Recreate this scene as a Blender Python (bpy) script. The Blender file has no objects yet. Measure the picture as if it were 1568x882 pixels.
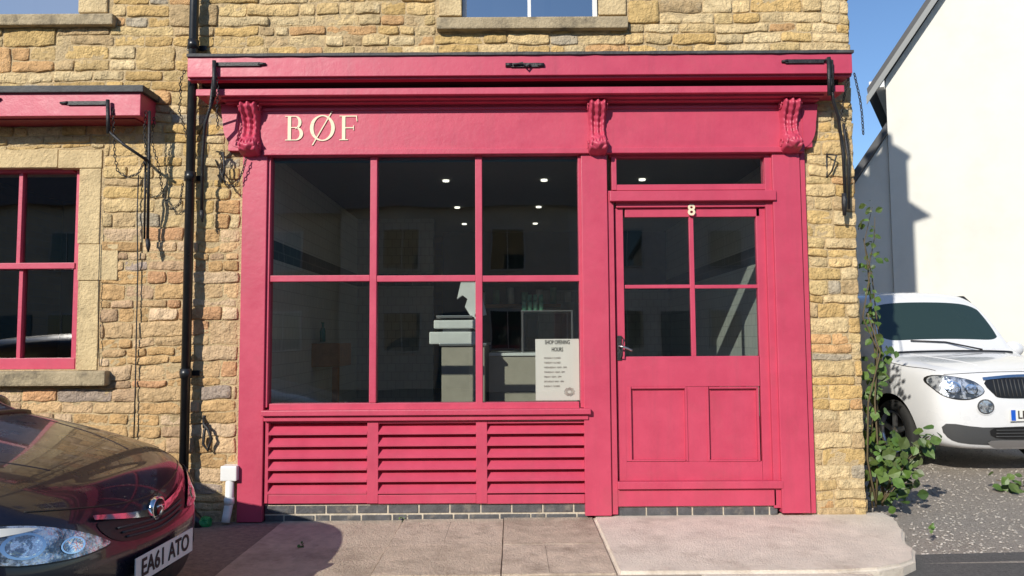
import bpy, bmesh, math, random
from mathutils import Vector, Matrix, noise
from mathutils.bvhtree import BVHTree
random.seed(7)
R=math.radians
# ---------------------------------------------------------------- survey helper
F=1132.0; D=5.5; H=1.31; TH=math.atan(75/1132); RHO=R(0.35)
def M(px,py,Y=0.0):
    u=(px-784)/F; v=(441-py)/F
    u,v=u*math.cos(RHO)+v*math.sin(RHO), -u*math.sin(RHO)+v*math.cos(RHO)
    dy=math.cos(TH)-v*math.sin(TH); dz=math.sin(TH)+v*math.cos(TH)
    t=(Y+D)/dy
    return u*t, H+dz*t
def X(px,py=450,Y=0): return M(px,py,Y)[0]
def Z(py,px=784,Y=0): return M(px,py,Y)[1]
scene=bpy.context.scene
col=scene.collection
# ---------------------------------------------------------------- materials
def mat(name,color,rough=.6,metal=0,var=.0,vs=6,bump=0,bs=40,attr=None,coat=0,stain=None,emit=0,spec=.5,bd=.02,streak=0,stain2=None):
    m=bpy.data.materials.new(name); m.use_nodes=True
    nt=m.node_tree; n=nt.nodes; l=nt.links
    b=n['Principled BSDF']; b.inputs['Roughness'].default_value=rough
    b.inputs['Metallic'].default_value=metal; b.inputs['Base Color'].default_value=(*color,1)
    b.inputs['Coat Weight'].default_value=coat
    b.inputs['Specular IOR Level'].default_value=spec
    tc=n.new('ShaderNodeTexCoord'); out=None
    if attr:
        a=n.new('ShaderNodeAttribute'); a.attribute_name=attr; out=a.outputs['Color']
    if var>0:
        nz=n.new('ShaderNodeTexNoise'); nz.inputs['Scale'].default_value=vs; nz.inputs['Detail'].default_value=5; nz.inputs['Roughness'].default_value=.65
        l.new(tc.outputs['Object'],nz.inputs['Vector'])
        mr=n.new('ShaderNodeMapRange'); mr.inputs[1].default_value=.3; mr.inputs[2].default_value=.7
        mr.inputs[3].default_value=1-var; mr.inputs[4].default_value=1+var
        l.new(nz.outputs['Fac'],mr.inputs[0])
        mx=n.new('ShaderNodeMix'); mx.data_type='RGBA'; mx.blend_type='MULTIPLY'; mx.inputs[0].default_value=1
        if out: l.new(out,mx.inputs[6])
        else: mx.inputs[6].default_value=(*color,1)
        l.new(mr.outputs[0],mx.inputs[7]); out=mx.outputs[2]
        r2=n.new('ShaderNodeMapRange'); r2.inputs[1].default_value=.3; r2.inputs[2].default_value=.7
        r2.inputs[3].default_value=max(0,rough-.08); r2.inputs[4].default_value=min(1,rough+.08)
        l.new(nz.outputs['Fac'],r2.inputs[0]); l.new(r2.outputs[0],b.inputs['Roughness'])
    def mixstain(out,sc,scale,lo,hi,stretch=None,amt=1):
        nz=n.new('ShaderNodeTexNoise'); nz.inputs['Scale'].default_value=scale; nz.inputs['Detail'].default_value=5; nz.inputs['Roughness'].default_value=.7
        if stretch:
            mp=n.new('ShaderNodeMapping'); mp.inputs['Scale'].default_value=stretch; l.new(tc.outputs['Object'],mp.inputs[0]); l.new(mp.outputs[0],nz.inputs['Vector'])
        else: l.new(tc.outputs['Object'],nz.inputs['Vector'])
        mr=n.new('ShaderNodeMapRange'); mr.inputs[1].default_value=lo; mr.inputs[2].default_value=hi; mr.inputs[4].default_value=amt
        l.new(nz.outputs['Fac'],mr.inputs[0])
        mx=n.new('ShaderNodeMix'); mx.data_type='RGBA'; l.new(mr.outputs[0],mx.inputs[0])
        if out: l.new(out,mx.inputs[6])
        else: mx.inputs[6].default_value=(*color,1)
        mx.inputs[7].default_value=(*sc,1); return mx.outputs[2]
    if stain: out=mixstain(out,*stain)
    if stain2: out=mixstain(out,*stain2)
    if streak: out=mixstain(out,tuple(c*.62+.02 for c in color),7,.5,.8,(1.6,1.6,.12),streak)
    if out: l.new(out,b.inputs['Base Color'])
    if bump>0:
        nz=n.new('ShaderNodeTexNoise'); nz.inputs['Scale'].default_value=bs; nz.inputs['Detail'].default_value=4; nz.inputs['Roughness'].default_value=.7
        l.new(tc.outputs['Object'],nz.inputs['Vector'])
        bp=n.new('ShaderNodeBump'); bp.inputs['Strength'].default_value=bump; bp.inputs['Distance'].default_value=bd
        l.new(nz.outputs['Fac'],bp.inputs['Height']); l.new(bp.outputs[0],b.inputs['Normal'])
    if emit: b.inputs['Emission Color'].default_value=(*color,1); b.inputs['Emission Strength'].default_value=emit
    return m
PINK=mat('raspberry_paint',(.52,.058,.112),.45,var=.06,vs=5,bump=.10,bs=18,stain=((.44,.07,.105),2.2,.55,.85),streak=.4)
PINKD=mat('raspberry_paint_shaded',(.22,.016,.034),.55,var=.05)  # same paint darkened, shade put into the colour of underside and louvre backing
SLOT=mat('blind_slot_shade',(.02,.006,.008),.8)  # near-black red paints in the shade inside the blind slot
STONE=mat('rubble_stone',(.5,.35,.2),.95,attr='Col',var=.22,vs=16,bump=1.0,bs=30,stain=((.34,.22,.11),7,.58,.80),spec=.12,bd=.035,stain2=((.74,.62,.42),4.5,.60,.82,None,.7))
MORTAR=mat('mortar',(.62,.47,.27),.95,var=.22,vs=10,bump=.9,bs=50,stain=((.36,.26,.15),5,.55,.75),spec=.12,bd=.03)
DRESSED=mat('dressed_stone',(.66,.51,.29),.92,var=.18,vs=7,bump=.7,bs=40,stain=((.44,.31,.17),5,.52,.78),spec=.12,bd=.03)
SILLS=mat('weathered_sill',(.42,.34,.22),.92,var=.25,vs=9,bump=.7,bs=45,stain=((.14,.12,.09),6,.5,.7),spec=.2)
LEAD=mat('lead_flashing',(.05,.052,.055),.65,var=.3,vs=8,bump=.5,bs=16,stain=((.12,.12,.11),5,.55,.75))
IRON=mat('black_iron',(.018,.018,.02),.45,var=.3,vs=20,bump=.3,bs=60)
PIPE=mat('black_pipe',(.014,.015,.017),.32,var=.2,vs=8)
CREAM=mat('cream_paint',(.80,.70,.50),.5,var=.05)
WHITEP=mat('white_paint',(.78,.78,.76),.4,var=.06)
BLUEB=mat('engineering_brick',(.085,.085,.09),.7,var=.4,vs=12,bump=.4,stain=((.28,.24,.19),8,.55,.8))
LMORT=mat('pale_mortar',(.55,.48,.38),.95,var=.2,vs=20,bump=.5)
CONC=mat('pale_concrete',(.74,.655,.55),.92,var=.12,vs=5,bump=.6,bs=70,stain=((.50,.42,.34),3,.52,.75),spec=.15,stain2=((.36,.30,.25),11,.62,.8,None,.6))
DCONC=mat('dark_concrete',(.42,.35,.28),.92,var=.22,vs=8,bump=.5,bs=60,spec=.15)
JOINT=mat('joint_grit',(.24,.19,.15),.95,var=.3,vs=30,bump=.6)
ASPH=mat('asphalt',(.14,.135,.13),.95,var=.3,vs=60,bump=.8,bs=160,spec=.2)
GRAV=mat('gravel',(.42,.37,.32),.95,var=.4,vs=70,bump=1,bs=120,spec=.2)
PEBB=mat('gravel_stones',(.3,.3,.3),.9,attr='Col',var=.2,vs=30,spec=.2)
SOIL=mat('ground_earth',(.16,.14,.10),.95,var=.3,vs=3)
RENDER=mat('cream_render',(.70,.69,.64),.9,var=.04,vs=1.2,bump=.3,bs=120,stain=((.60,.585,.53),.8,.5,.9),spec=.2)
SLATE=mat('slate',(.07,.072,.078),.7,var=.3,vs=5,bump=.4,bs=12)
LEAF=mat('leaves',(.08,.14,.03),.5,attr='Col',var=.2,vs=15)
STEM=mat('stems',(.12,.09,.045),.8,var=.2)
BLACK=mat('black_plastic',(.012,.012,.013),.4)
TRIM=mat('grey_bumper_plastic',(.06,.062,.065),.6,bump=.2,bs=200)
RUBBER=mat('tyre_rubber',(.018,.018,.018),.8,var=.2,vs=20)
ALLOY=mat('alloy_rim',(.55,.55,.56),.3,metal=.9)
CHROME=mat('chrome',(.82,.82,.83),.08,metal=1)
CARDK=mat('dark_navy_car_paint',(.006,.006,.016),.3,coat=.7,var=.03,stain=((.010,.009,.016),6,.5,.8))
CARWH=mat('white_car_paint',(.74,.75,.77),.3,coat=.8,var=.03,vs=2)
CGLASS=mat('car_glass',(.025,.045,.04),.03,spec=.9)
LAMPG=mat('headlamp_glass',(.72,.76,.82),.10,metal=.55,coat=1,bump=.5,bs=14,stain=((.10,.12,.15),9,.46,.56))
LAMPC=mat('headlamp_reflector',(.85,.87,.9),.12,metal=.8,coat=1,bump=.6,bs=10,stain=((.25,.28,.32),16,.5,.56))
PLATEW=mat('plate_reflective',(.78,.78,.74),.4)
RED=mat('badge_red',(.35,.01,.02),.3)
BLUE=mat('plate_blue',(.01,.10,.55),.4)
TUBLUE=mat('teal_strip',(.02,.16,.24),.6)
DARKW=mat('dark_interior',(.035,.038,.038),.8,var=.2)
INTFLOOR=mat('interior_floor',(.20,.19,.18),.5,var=.2)
CEIL=mat('interior_ceiling',(.20,.21,.20),.9)
COUNTER=mat('counter_front',(.42,.37,.30),.6,var=.1)
STEEL=mat('brushed_steel',(.5,.5,.5),.3,metal=.9)
OAK=mat('butcher_wood',(.36,.19,.09),.6,var=.3,vs=10,bump=.2)
BOTTLE=mat('bottle_glass',(.02,.22,.20),.1)
JAR=mat('jar_green',(.14,.36,.22),.2)
GREENB=mat('green_bag',(.01,.25,.07),.3,bump=.8,bs=30)
PAPER=mat('poster_paper',(.98,.86,.80),.7,var=.02)
INK=mat('poster_ink',(.03,.02,.02),.7)
INKL=mat('poster_ink_light',(.22,.13,.12),.7)
INKR=mat('poster_ink_red',(.35,.10,.08),.7)
HOUSER=mat('opposite_render',(.42,.38,.31),.9,var=.12,vs=2)
OFRAME=mat('opposite_frames',(.40,.40,.38),.6)
TILE_R=mat('roof_tiles',(.16,.11,.085),.85,var=.35,vs=8,bump=.5,bs=15)
GLOW=mat('downlight',(1,.93,.8),.5,emit=2.2)
def brickmat(name,c1,c2,mo,axis,scale=1,bw=.2,rh=.1,ms=.006,rough=.3,bump=.3):
    m=bpy.data.materials.new(name); m.use_nodes=True; nt=m.node_tree;n=nt.nodes;l=nt.links
    b=n['Principled BSDF']; b.inputs['Roughness'].default_value=rough
    tc=n.new('ShaderNodeTexCoord'); s=n.new('ShaderNodeSeparateXYZ'); c=n.new('ShaderNodeCombineXYZ')
    l.new(tc.outputs['Object'],s.inputs[0])
    l.new(s.outputs['X' if axis=='x' else 'Y'],c.inputs[0]); l.new(s.outputs['Z'],c.inputs[1])
    t=n.new('ShaderNodeTexBrick'); t.inputs['Scale'].default_value=scale
    t.inputs['Brick Width'].default_value=bw; t.inputs['Row Height'].default_value=rh; t.inputs['Mortar Size'].default_value=ms
    t.inputs['Color1'].default_value=(*c1,1);t.inputs['Color2'].default_value=(*c2,1);t.inputs['Mortar'].default_value=(*mo,1)
    l.new(c.outputs[0],t.inputs['Vector']); l.new(t.outputs['Color'],b.inputs['Base Color'])
    bp=n.new('ShaderNodeBump'); bp.inputs['Strength'].default_value=bump; bp.inputs['Distance'].default_value=.004; bp.invert=True
    l.new(t.outputs['Fac'],bp.inputs['Height']); l.new(bp.outputs[0],b.inputs['Normal'])
    return m
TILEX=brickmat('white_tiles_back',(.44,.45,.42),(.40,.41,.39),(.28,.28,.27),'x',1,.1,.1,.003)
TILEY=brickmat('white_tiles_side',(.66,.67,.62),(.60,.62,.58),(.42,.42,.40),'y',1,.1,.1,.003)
BANDY=brickmat('dark_tiles_side',(.01,.025,.045),(.014,.03,.05),(.12,.13,.13),'y')
BANDX=brickmat('dark_tiles_back',(.01,.025,.045),(.014,.03,.05),(.12,.13,.13),'x')
STONEFAR=brickmat('upper_stone_courses',(.60,.44,.22),(.54,.39,.19),(.50,.38,.23),'x',1,.36,.12,.008,.95,.8)
STONEFARY=brickmat('gable_stone_courses',(.52,.38,.20),(.44,.32,.17),(.44,.34,.22),'y',1,.36,.12,.008,.95,.8)
def glassmat(name,base=.09,tint=(.80,.86,.84)):
    m=bpy.data.materials.new(name); m.use_nodes=True; nt=m.node_tree;n=nt.nodes;l=nt.links
    n.remove(n['Principled BSDF']); o=n['Material Output']
    t=n.new('ShaderNodeBsdfTransparent'); t.inputs[0].default_value=(*tint,1)
    g=n.new('ShaderNodeBsdfGlossy'); g.inputs['Roughness'].default_value=.004
    lw=n.new('ShaderNodeLayerWeight'); lw.inputs[0].default_value=.5
    p=n.new('ShaderNodeMath'); p.operation='POWER'; p.inputs[1].default_value=4; l.new(lw.outputs['Facing'],p.inputs[0])
    mr=n.new('ShaderNodeMapRange'); mr.inputs[3].default_value=base; mr.inputs[4].default_value=1; l.new(p.outputs[0],mr.inputs[0])
    tc=n.new('ShaderNodeTexCoord'); nz=n.new('ShaderNodeTexNoise'); nz.inputs['Scale'].default_value=1.4; nz.inputs['Detail'].default_value=1; l.new(tc.outputs['Object'],nz.inputs['Vector'])
    bp=n.new('ShaderNodeBump'); bp.inputs['Strength'].default_value=.22; bp.inputs['Distance'].default_value=.01; l.new(nz.outputs['Fac'],bp.inputs['Height']); l.new(bp.outputs[0],g.inputs['Normal'])
    mx=n.new('ShaderNodeMixShader'); l.new(mr.outputs[0],mx.inputs[0]); l.new(t.outputs[0],mx.inputs[1]); l.new(g.outputs[0],mx.inputs[2])
    l.new(mx.outputs[0],o.inputs['Surface']); return m
GLASS=glassmat('window_glass',.20,(.80,.86,.84))
GLASSU=glassmat('upper_window_glass',.55,(.5,.55,.6))
# ---------------------------------------------------------------- builders
def empty(name,loc=(0,0,0)):
    e=bpy.data.objects.new(name,None); e.location=loc; col.objects.link(e); return e
def mesh(name,v,f,m,parent=None,smooth=False,cols=None,mi=None):
    me=bpy.data.meshes.new(name); me.from_pydata([tuple(a) for a in v],[],f)
    for q in (m if isinstance(m,(list,tuple)) else [m]): me.materials.append(q)
    if mi: me.polygons.foreach_set('material_index',mi)
    if smooth: me.polygons.foreach_set('use_smooth',[True]*len(me.polygons))
    if cols:
        a=me.color_attributes.new('Col','FLOAT_COLOR','POINT')
        a.data.foreach_set('color',[c for q in cols for c in (q[0],q[1],q[2],1)])
    me.update()
    o=bpy.data.objects.new(name,me); col.objects.link(o)
    if parent: o.parent=parent
    return o
def box(name,x0,x1,y0,y1,z0,z1,m,parent=None,bev=.003):
    bm=bmesh.new(); bmesh.ops.create_cube(bm,size=1)
    sx,sy,sz=abs(x1-x0),abs(y1-y0),abs(z1-z0)
    for v in bm.verts: v.co=Vector(((x0+x1)/2+v.co.x*sx,(y0+y1)/2+v.co.y*sy,(z0+z1)/2+v.co.z*sz))
    if bev>0:
        bev=min(bev,min(sx,sy,sz)*.3)
        bmesh.ops.bevel(bm,geom=bm.edges[:],offset=bev,segments=2,affect='EDGES',profile=.6)
    me=bpy.data.meshes.new(name); bm.to_mesh(me); bm.free(); me.materials.append(m)
    o=bpy.data.objects.new(name,me); col.objects.link(o)
    if parent:o.parent=parent
    return o
def fb(name,px0,py0,px1,py1,Yf,Yb,m,parent=None,bev=.003):
    mx=(px0+px1)/2; my=(py0+py1)/2
    return box(name,M(px0,my,Yf)[0],M(px1,my,Yf)[0],Yf,Yb,M(mx,py1,Yf)[1],M(mx,py0,Yf)[1],m,parent,bev)
def tube(name,pts,r,m,parent=None,seg=8,smooth_pts=False):
    pts=[Vector(p) for p in pts]; v=[];f=[]
    rs=r if isinstance(r,(list,tuple)) else [r]*len(pts)
    for i,p in enumerate(pts):
        t=(pts[min(i+1,len(pts)-1)]-pts[max(i-1,0)]).normalized()
        a=t.orthogonal().normalized() if i==0 else (a-t*a.dot(t)).normalized()
        b=t.cross(a)
        for k in range(seg):
            an=2*math.pi*k/seg; v.append(p+(a*math.cos(an)+b*math.sin(an))*rs[i])
    for i in range(len(pts)-1):
        for k in range(seg):
            k2=(k+1)%seg; f.append((i*seg+k,i*seg+k2,(i+1)*seg+k2,(i+1)*seg+k))
    f.append(tuple(range(seg-1,-1,-1))); f.append(tuple((len(pts)-1)*seg+k for k in range(seg)))
    return mesh(name,v,f,m,parent,True)
def P(px,py,Y): a=M(px,py,Y); return Vector((a[0],Y,a[1]))
def chain(name,pts,parent,link=.028,r=.0034):
    pts=[Vector(p) for p in pts]; path=[]
    for i in range(len(pts)-1):
        n=max(1,int((pts[i+1]-pts[i]).length/.004))
        for k in range(n): path.append(pts[i].lerp(pts[i+1],k/n))
    path.append(pts[-1]); out=[path[0]]
    for p in path:
        if (p-out[-1]).length>=link*.78: out.append(p)
    v=[];f=[]
    for i in range(len(out)-1):
        c=(out[i]+out[i+1])/2; t=(out[i+1]-out[i]).normalized(); a=t.orthogonal().normalized()
        a=Matrix.Rotation((i%2)*math.pi/2+.3,3,t)@a; b=t.cross(a); base=len(v)
        for k in range(10):
            an=2*math.pi*k/10; cen=c+t*math.cos(an)*link*.5+a*math.sin(an)*link*.28
            rad=(t*math.cos(an)+a*math.sin(an)).normalized()
            for j in range(5):
                bn=2*math.pi*j/5; v.append(cen+(rad*math.cos(bn)+b*math.sin(bn))*r)
        for k in range(10):
            for j in range(5):
                f.append((base+k*5+j,base+((k+1)%10)*5+j,base+((k+1)%10)*5+(j+1)%5,base+k*5+(j+1)%5))
    return mesh(name,v,f,IRON,parent,True)
def prism(name,outline,y0,y1,m,parent=None):
    n=len(outline); v=[(a,y0,b) for a,b in outline]+[(a,y1,b) for a,b in outline]
    f=[tuple(range(n)),tuple(range(2*n-1,n-1,-1))]+[((i+1)%n,i,n+i,n+(i+1)%n) for i in range(n)]
    return mesh(name,v,f,m,parent)
def slabpoly(name,outline,z0,z1,m,parent=None):
    n=len(outline); v=[(a,b,z1) for a,b in outline]+[(a,b,z0) for a,b in outline]
    f=[tuple(range(n)),tuple(range(2*n-1,n-1,-1))]+[((i+1)%n,i,n+i,n+(i+1)%n) for i in range(n)]
    o=mesh(name,v,f,m,parent)
    bm=bmesh.new(); bm.from_mesh(o.data); bmesh.ops.recalc_face_normals(bm,faces=bm.faces)
    bmesh.ops.bevel(bm,geom=[e for e in bm.edges if all(q.co.z>z1-.001 for q in e.verts)],offset=.018,segments=3,affect='EDGES')
    bm.to_mesh(o.data); bm.free()
    return o
# ---------------------------------------------------------------- rubble stonework
PAL=[(.70,.50,.24),(.66,.46,.20),(.73,.54,.28),(.62,.42,.18),(.68,.46,.19),(.70,.53,.29),(.58,.42,.23),(.66,.40,.19),(.75,.58,.33),(.69,.51,.25)]
def courses(x0,x1,z0,z1,seed,smin=.13,smax=.52):
    rnd=random.Random(seed); out=[]; z=z0
    while z<z1-.03:
        h1=rnd.uniform(.055,.125); h2=rnd.uniform(.055,.12)
        x=x0-rnd.uniform(0,.2)
        while x<x1:
            wseg=rnd.uniform(.25,1.1)
            if rnd.random()<.13:
                wseg=rnd.uniform(.22,.42); out.append((x,x+wseg,z,z+h1+h2))
            else:
                for (a,b) in ((z,z+h1),(z+h1,z+h1+h2)):
                    xx=x
                    while xx<x+wseg-.001:
                        w=rnd.uniform(smin,smax)*.8
                        if x+wseg-(xx+w)<.1: w=x+wseg-xx
                        out.append((xx,xx+w,a,b)); xx+=w
            x+=wseg
        z+=h1+h2
    return [(max(a,x0),min(b,x1),max(c,z0),min(d,z1)) for a,b,c,d in out if b>x0+.02 and a<x1-.02 and d-c>.01]
def subtract(bl,ex):
    for (ex0,ex1,ez0,ez1) in ex:
        nb=[]
        for (a,b,c,d) in bl:
            if b<=ex0 or a>=ex1 or d<=ez0 or c>=ez1: nb.append((a,b,c,d)); continue
            if a<ex0: nb.append((a,ex0,c,d))
            if b>ex1: nb.append((ex1,b,c,d))
            a2,b2=max(a,ex0),min(b,ex1)
            if c<ez0: nb.append((a2,b2,c,ez0))
            if d>ez1: nb.append((a2,b2,ez1,d))
        bl=nb
    return [q for q in bl if q[1]-q[0]>.035 and q[3]-q[2]>.03]
def stones(name,bl,to3,parent,seed,res=1.0,joint=.0022,tintfn=None):
    rnd=random.Random(seed); V=[];Fc=[];C=[]
    for (a,b,c,d) in bl:
        j=joint*rnd.uniform(.2,2.2); a+=j;b-=j;c+=j;d-=j
        w=b-a;h=d-c
        if w<.02 or h<.02: continue
        e=min(.010,w*.25,h*.25)
        nx=max(1,int(w/(.028*res))); nz=max(1,int(h/(.026*res)))
        xs=[0,e*.35,e]+[e+(w-2*e)*k/nx for k in range(1,nx)]+[w-e,w-e*.35,w]
        zs=[0,e*.35,e]+[e+(h-2*e)*k/nz for k in range(1,nz)]+[h-e,h-e*.35,h]
        hh=rnd.uniform(.003,.016); tx=rnd.uniform(-.03,.03); tz=rnd.uniform(-.09,.06)
        base=len(V); o=rnd.random()*50
        colr=Vector(rnd.choice(PAL))*rnd.uniform(.84,1.08)
        if rnd.random()<.05: colr=Vector((.52,.44,.32))*rnd.uniform(.8,1)
        if tintfn: colr=tintfn(colr,(a+b)/2,(c+d)/2)
        W=len(xs);Hn=len(zs)
        for jz,zz in enumerate(zs):
            for ix,xx in enumerate(xs):
                ed=min(xx,w-xx,zz,h-zz)
                s=min(1,ed/e); s=math.sqrt(max(0,1-(1-s)**2))
                p=Vector(((a+xx),(c+zz),o))
                nn=noise.noise(Vector((p.x*9,p.y*20,o)))*.010+noise.noise(p*34)*.006
                y=-(hh+nn+tx*(xx-w/2)+tz*(zz-h/2))*s+.003*(1-s)
                qx=0;qz=0
                cx=min(xx,w-xx);cz=min(zz,h-zz)
                if cx<.02 and cz<.02:
                    k=(.02-cx)*(.02-cz)/.0004*.005
                    qx=k if xx<w/2 else -k; qz=k if zz<h/2 else -k
                wx=(noise.noise(Vector((a+xx,c+zz,3.1))*11)*.014); wz=noise.noise(Vector(((a+xx)*1.3,(c+zz)*1.3,9.7)))*.03+noise.noise(Vector((a+xx,c+zz,5.5))*11)*.012
                V.append(to3(a+xx+qx+wx*.7,y,c+zz+qz+wz)); C.append(colr*(1+.14*noise.noise(p*22))*(.86+.14*s))
        for jz in range(Hn-1):
            for ix in range(W-1):
                k=base+jz*W+ix; Fc.append((k,k+1,k+W+1,k+W))
    return mesh(name,V,Fc,STONE,parent,True,C)
def wallholes(name,x0,x1,z0,z1,y0,y1,holes,m,parent):
    xs=sorted(set([x0,x1]+[q for h in holes for q in h[:2] if x0<q<x1])); zs=sorted(set([z0,z1]+[q for h in holes for q in h[2:] if z0<q<z1]))
    v=[];f=[]
    for i in range(len(xs)-1):
        for j in range(len(zs)-1):
            cx=(xs[i]+xs[i+1])/2;cz=(zs[j]+zs[j+1])/2
            if any(h[0]<cx<h[1] and h[2]<cz<h[3] for h in holes): continue
            b=len(v)
            for yy in (y0,y1):
                v+= [(xs[i],yy,zs[j]),(xs[i+1],yy,zs[j]),(xs[i+1],yy,zs[j+1]),(xs[i],yy,zs[j+1])]
            f+= [(b,b+1,b+2,b+3),(b+7,b+6,b+5,b+4),(b,b+4,b+5,b+1),(b+1,b+5,b+6,b+2),(b+2,b+6,b+7,b+3),(b+3,b+7,b+4,b)]
    return mesh(name,v,f,m,parent)
# ================================================================= MAIN BUILDING
BLD=empty('stone_shop_building')
XR=X(1313,390); XL=-8.0
sf=(X(385),X(1218),-.2,Z(110))
h_lw=(X(-180,400),X(121,400),Z(566,60),Z(256,60))
h_tl=(X(-170,10),X(122,10),Z(24,60),Z(24,60)+1.5)
h_tc=(X(707,10),X(916,10),Z(27),Z(27)+1.5)
ZT=4.35
wallholes('wall_core',XL,XR-.01,-.2,ZT,-.001,.35,[sf,h_lw,(h_tl[0],h_tl[1],h_tl[2],9),(h_tc[0],h_tc[1],h_tc[2],9)],MORTAR,BLD)
wallholes('upper_wall',XL,XR-.012,ZT,9.0,-.006,.35,[(h_tl[0],h_tl[1],0,h_tl[3]),(h_tc[0],h_tc[1],0,h_tc[3]),(h_tl[0],h_tl[1],6.6,8.1),(h_tc[0],h_tc[1],6.6,8.1)],STONEFAR,BLD)
ex=[(X(366),X(1243,600),-.3,Z(84)),
    (h_lw[0]-.4,X(155,400),Z(590,60),Z(228,60)),
    (h_tl[0]-.3,X(172,30),Z(39,60),9),
    (X(668,30),X(962,30),Z(43),9)]
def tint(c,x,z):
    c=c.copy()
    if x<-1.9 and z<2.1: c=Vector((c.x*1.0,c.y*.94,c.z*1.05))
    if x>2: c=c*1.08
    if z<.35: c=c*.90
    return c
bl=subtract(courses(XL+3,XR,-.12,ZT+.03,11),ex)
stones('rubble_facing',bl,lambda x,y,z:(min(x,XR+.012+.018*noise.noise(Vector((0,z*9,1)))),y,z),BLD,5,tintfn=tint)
bl=courses(0.012,4.0,-.12,ZT,23,.25,.7)
stones('gable_facing',bl,lambda x,y,z:(XR-y,x,z),BLD,6,res=2.5)
box('gable_wall',XR-.35,XR-.002,.352,9,-.2,8.99,STONEFARY,BLD,0)
box('rear_wall',XL,XR-.352,8.65,8.99,-.2,8.98,STONEFAR,BLD,0)
box('left_end_wall',XL-.3,XL-.001,.0,9,-.2,8.99,STONEFARY,BLD,0)
v=[(XL-.5,-.25,9.01),(XR+.2,-.25,9.01),(XR+.2,9.2,9.01),(XL-.5,9.2,9.01),(XL+2.5,4.5,11.6),(XR-4,4.5,11.6)]
mesh('roof',v,[(0,1,5,4),(1,2,5),(2,3,4,5),(3,0,4),(3,2,1,0)],SLATE,BLD)
box('shadow_chimney_stack',XR-.62,XR-.06,.05,.5,9.0,10.1,STONEFAR,BLD,.01)  # out-of-view chimney added to cast the peaked shadow on the rendered house
box('chimney_cap',XR-.66,XR-.02,.01,.54,10.1,10.2,DRESSED,BLD,.01)
tube('shadow_chimney_pot',[(XR-.34,.27,10.2),(XR-.34,.27,10.6)],[.13,.10],TILE_R,BLD,14)
def sash(name,hole,par,frame,Yg,muntx=None,t=.045,split=True,glass=GLASSU,dark=True):
    x0,x1,z0,z1=hole
    mesh(name+'_glass',[(x0,Yg,z0),(x1,Yg,z0),(x1,Yg,z1),(x0,Yg,z1)],[(0,1,2,3)],glass,par)
    box(name+'_stile_l',x0,x0+t,Yg-.04,Yg+.03,z0,z1,frame,par); box(name+'_stile_r',x1-t,x1,Yg-.04,Yg+.03,z0,z1,frame,par)
    box(name+'_bottom',x0+t,x1-t,Yg-.045,Yg+.03,z0,z0+t*1.0,frame,par); box(name+'_top',x0+t,x1-t,Yg-.04,Yg+.03,z1-t,z1,frame,par)
    for q in (muntx or [(x0+x1)/2]): box(name+'_bar',q-.012,q+.012,Yg-.03,Yg+.025,z0+t,z1-t,frame,par)
    if split: box(name+'_meeting_rail',x0+t,x1-t,Yg-.05,Yg+.02,(z0+z1)/2-.025,(z0+z1)/2+.025,frame,par)
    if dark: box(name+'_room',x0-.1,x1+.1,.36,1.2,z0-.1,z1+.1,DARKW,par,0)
sash('upper_window_centre',h_tc,BLD,WHITEP,.10,[X(811,10)],t=.03)
sash('upper_window_left',h_tl,BLD,WHITEP,.10,t=.03)
sash('attic_window_centre',(h_tc[0],h_tc[1],6.6,8.1),BLD,WHITEP,.10,t=.03)
sash('attic_window_left',(h_tl[0],h_tl[1],6.6,8.1),BLD,WHITEP,.10,t=.03)
fb('upper_sill_centre',668,25,962,43,-.07,.09,SILLS,BLD,.012)
fb('upper_sill_left',-200,21,172,38,-.07,.09,SILLS,BLD,.012)
z0=Z(25)
for nm,a,b in (('l',672,707),('r',916,958)):
    box('upper_jamb_'+nm,X(a,10),X(b,10),-.022,.2,z0,z0+.62,DRESSED,BLD,.008); box('upper_jamb2_'+nm,X(a,10)+.03,X(b,10)-.001,-.018,.2,z0+.625,z0+1.5,DRESSED,BLD,.008)
box('upper_lintel',X(660,10),X(966,10),-.02,.2,z0+1.505,z0+1.75,DRESSED,BLD,.01)
box('upper_jamb_left_window',X(122,10),X(166,10),-.022,.2,Z(21,140),Z(21,140)+1.5,DRESSED,BLD,.01)
fb('left_lintel_a',-160,229,88,257,-.010,.2,DRESSED,BLD,.006)
fb('left_lintel_b',89,229.5,156,257,-.013,.2,DRESSED,BLD,.006)
fb('left_jamb_top',120,258,153,373,-.010,.2,DRESSED,BLD,.006)
fb('left_jamb_bond',119,374,180,429,-.014,.2,DRESSED,BLD,.006)
fb('left_jamb_low',120,430,150,567,-.010,.2,DRESSED,BLD,.006)
fb('left_window_sill',-180,569,160,592,-.09,.12,SILLS,BLD,.015)
x0,x1,z0,z1=h_lw; Yg=.10
mesh('left_window_glass',[(x0,Yg,z0),(x1,Yg,z0),(x1,Yg,z1),(x0,Yg,z1)],[(0,1,2,3)],GLASS,BLD)
fb('left_win_stile',113,258,121,566,.05,.14,PINK,BLD); fb('left_win_bottom',-170,549,114,566,.045,.14,PINK,BLD)
fb('left_win_head',-170,258,113,264,.05,.14,PINK,BLD); fb('left_win_rail',-170,403,114,412,.04,.13,PINK,BLD)
fb('left_win_bar_a',27,262,33,404,.07,.12,PINK,BLD); fb('left_win_bar_b',27,411,33,550,.07,.12,PINK,BLD)
fb('left_win_bar_c',-60,262,-54,550,.07,.12,PINK,BLD)
box('left_room_floor',x0-.5,x1+.3,.36,3,z0-.5,z0-.45,DARKW,BLD,0); box('left_room_back',x0-.5,x1+.3,3,3.05,z0-.5,z1+.3,DARKW,BLD,0)
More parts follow.
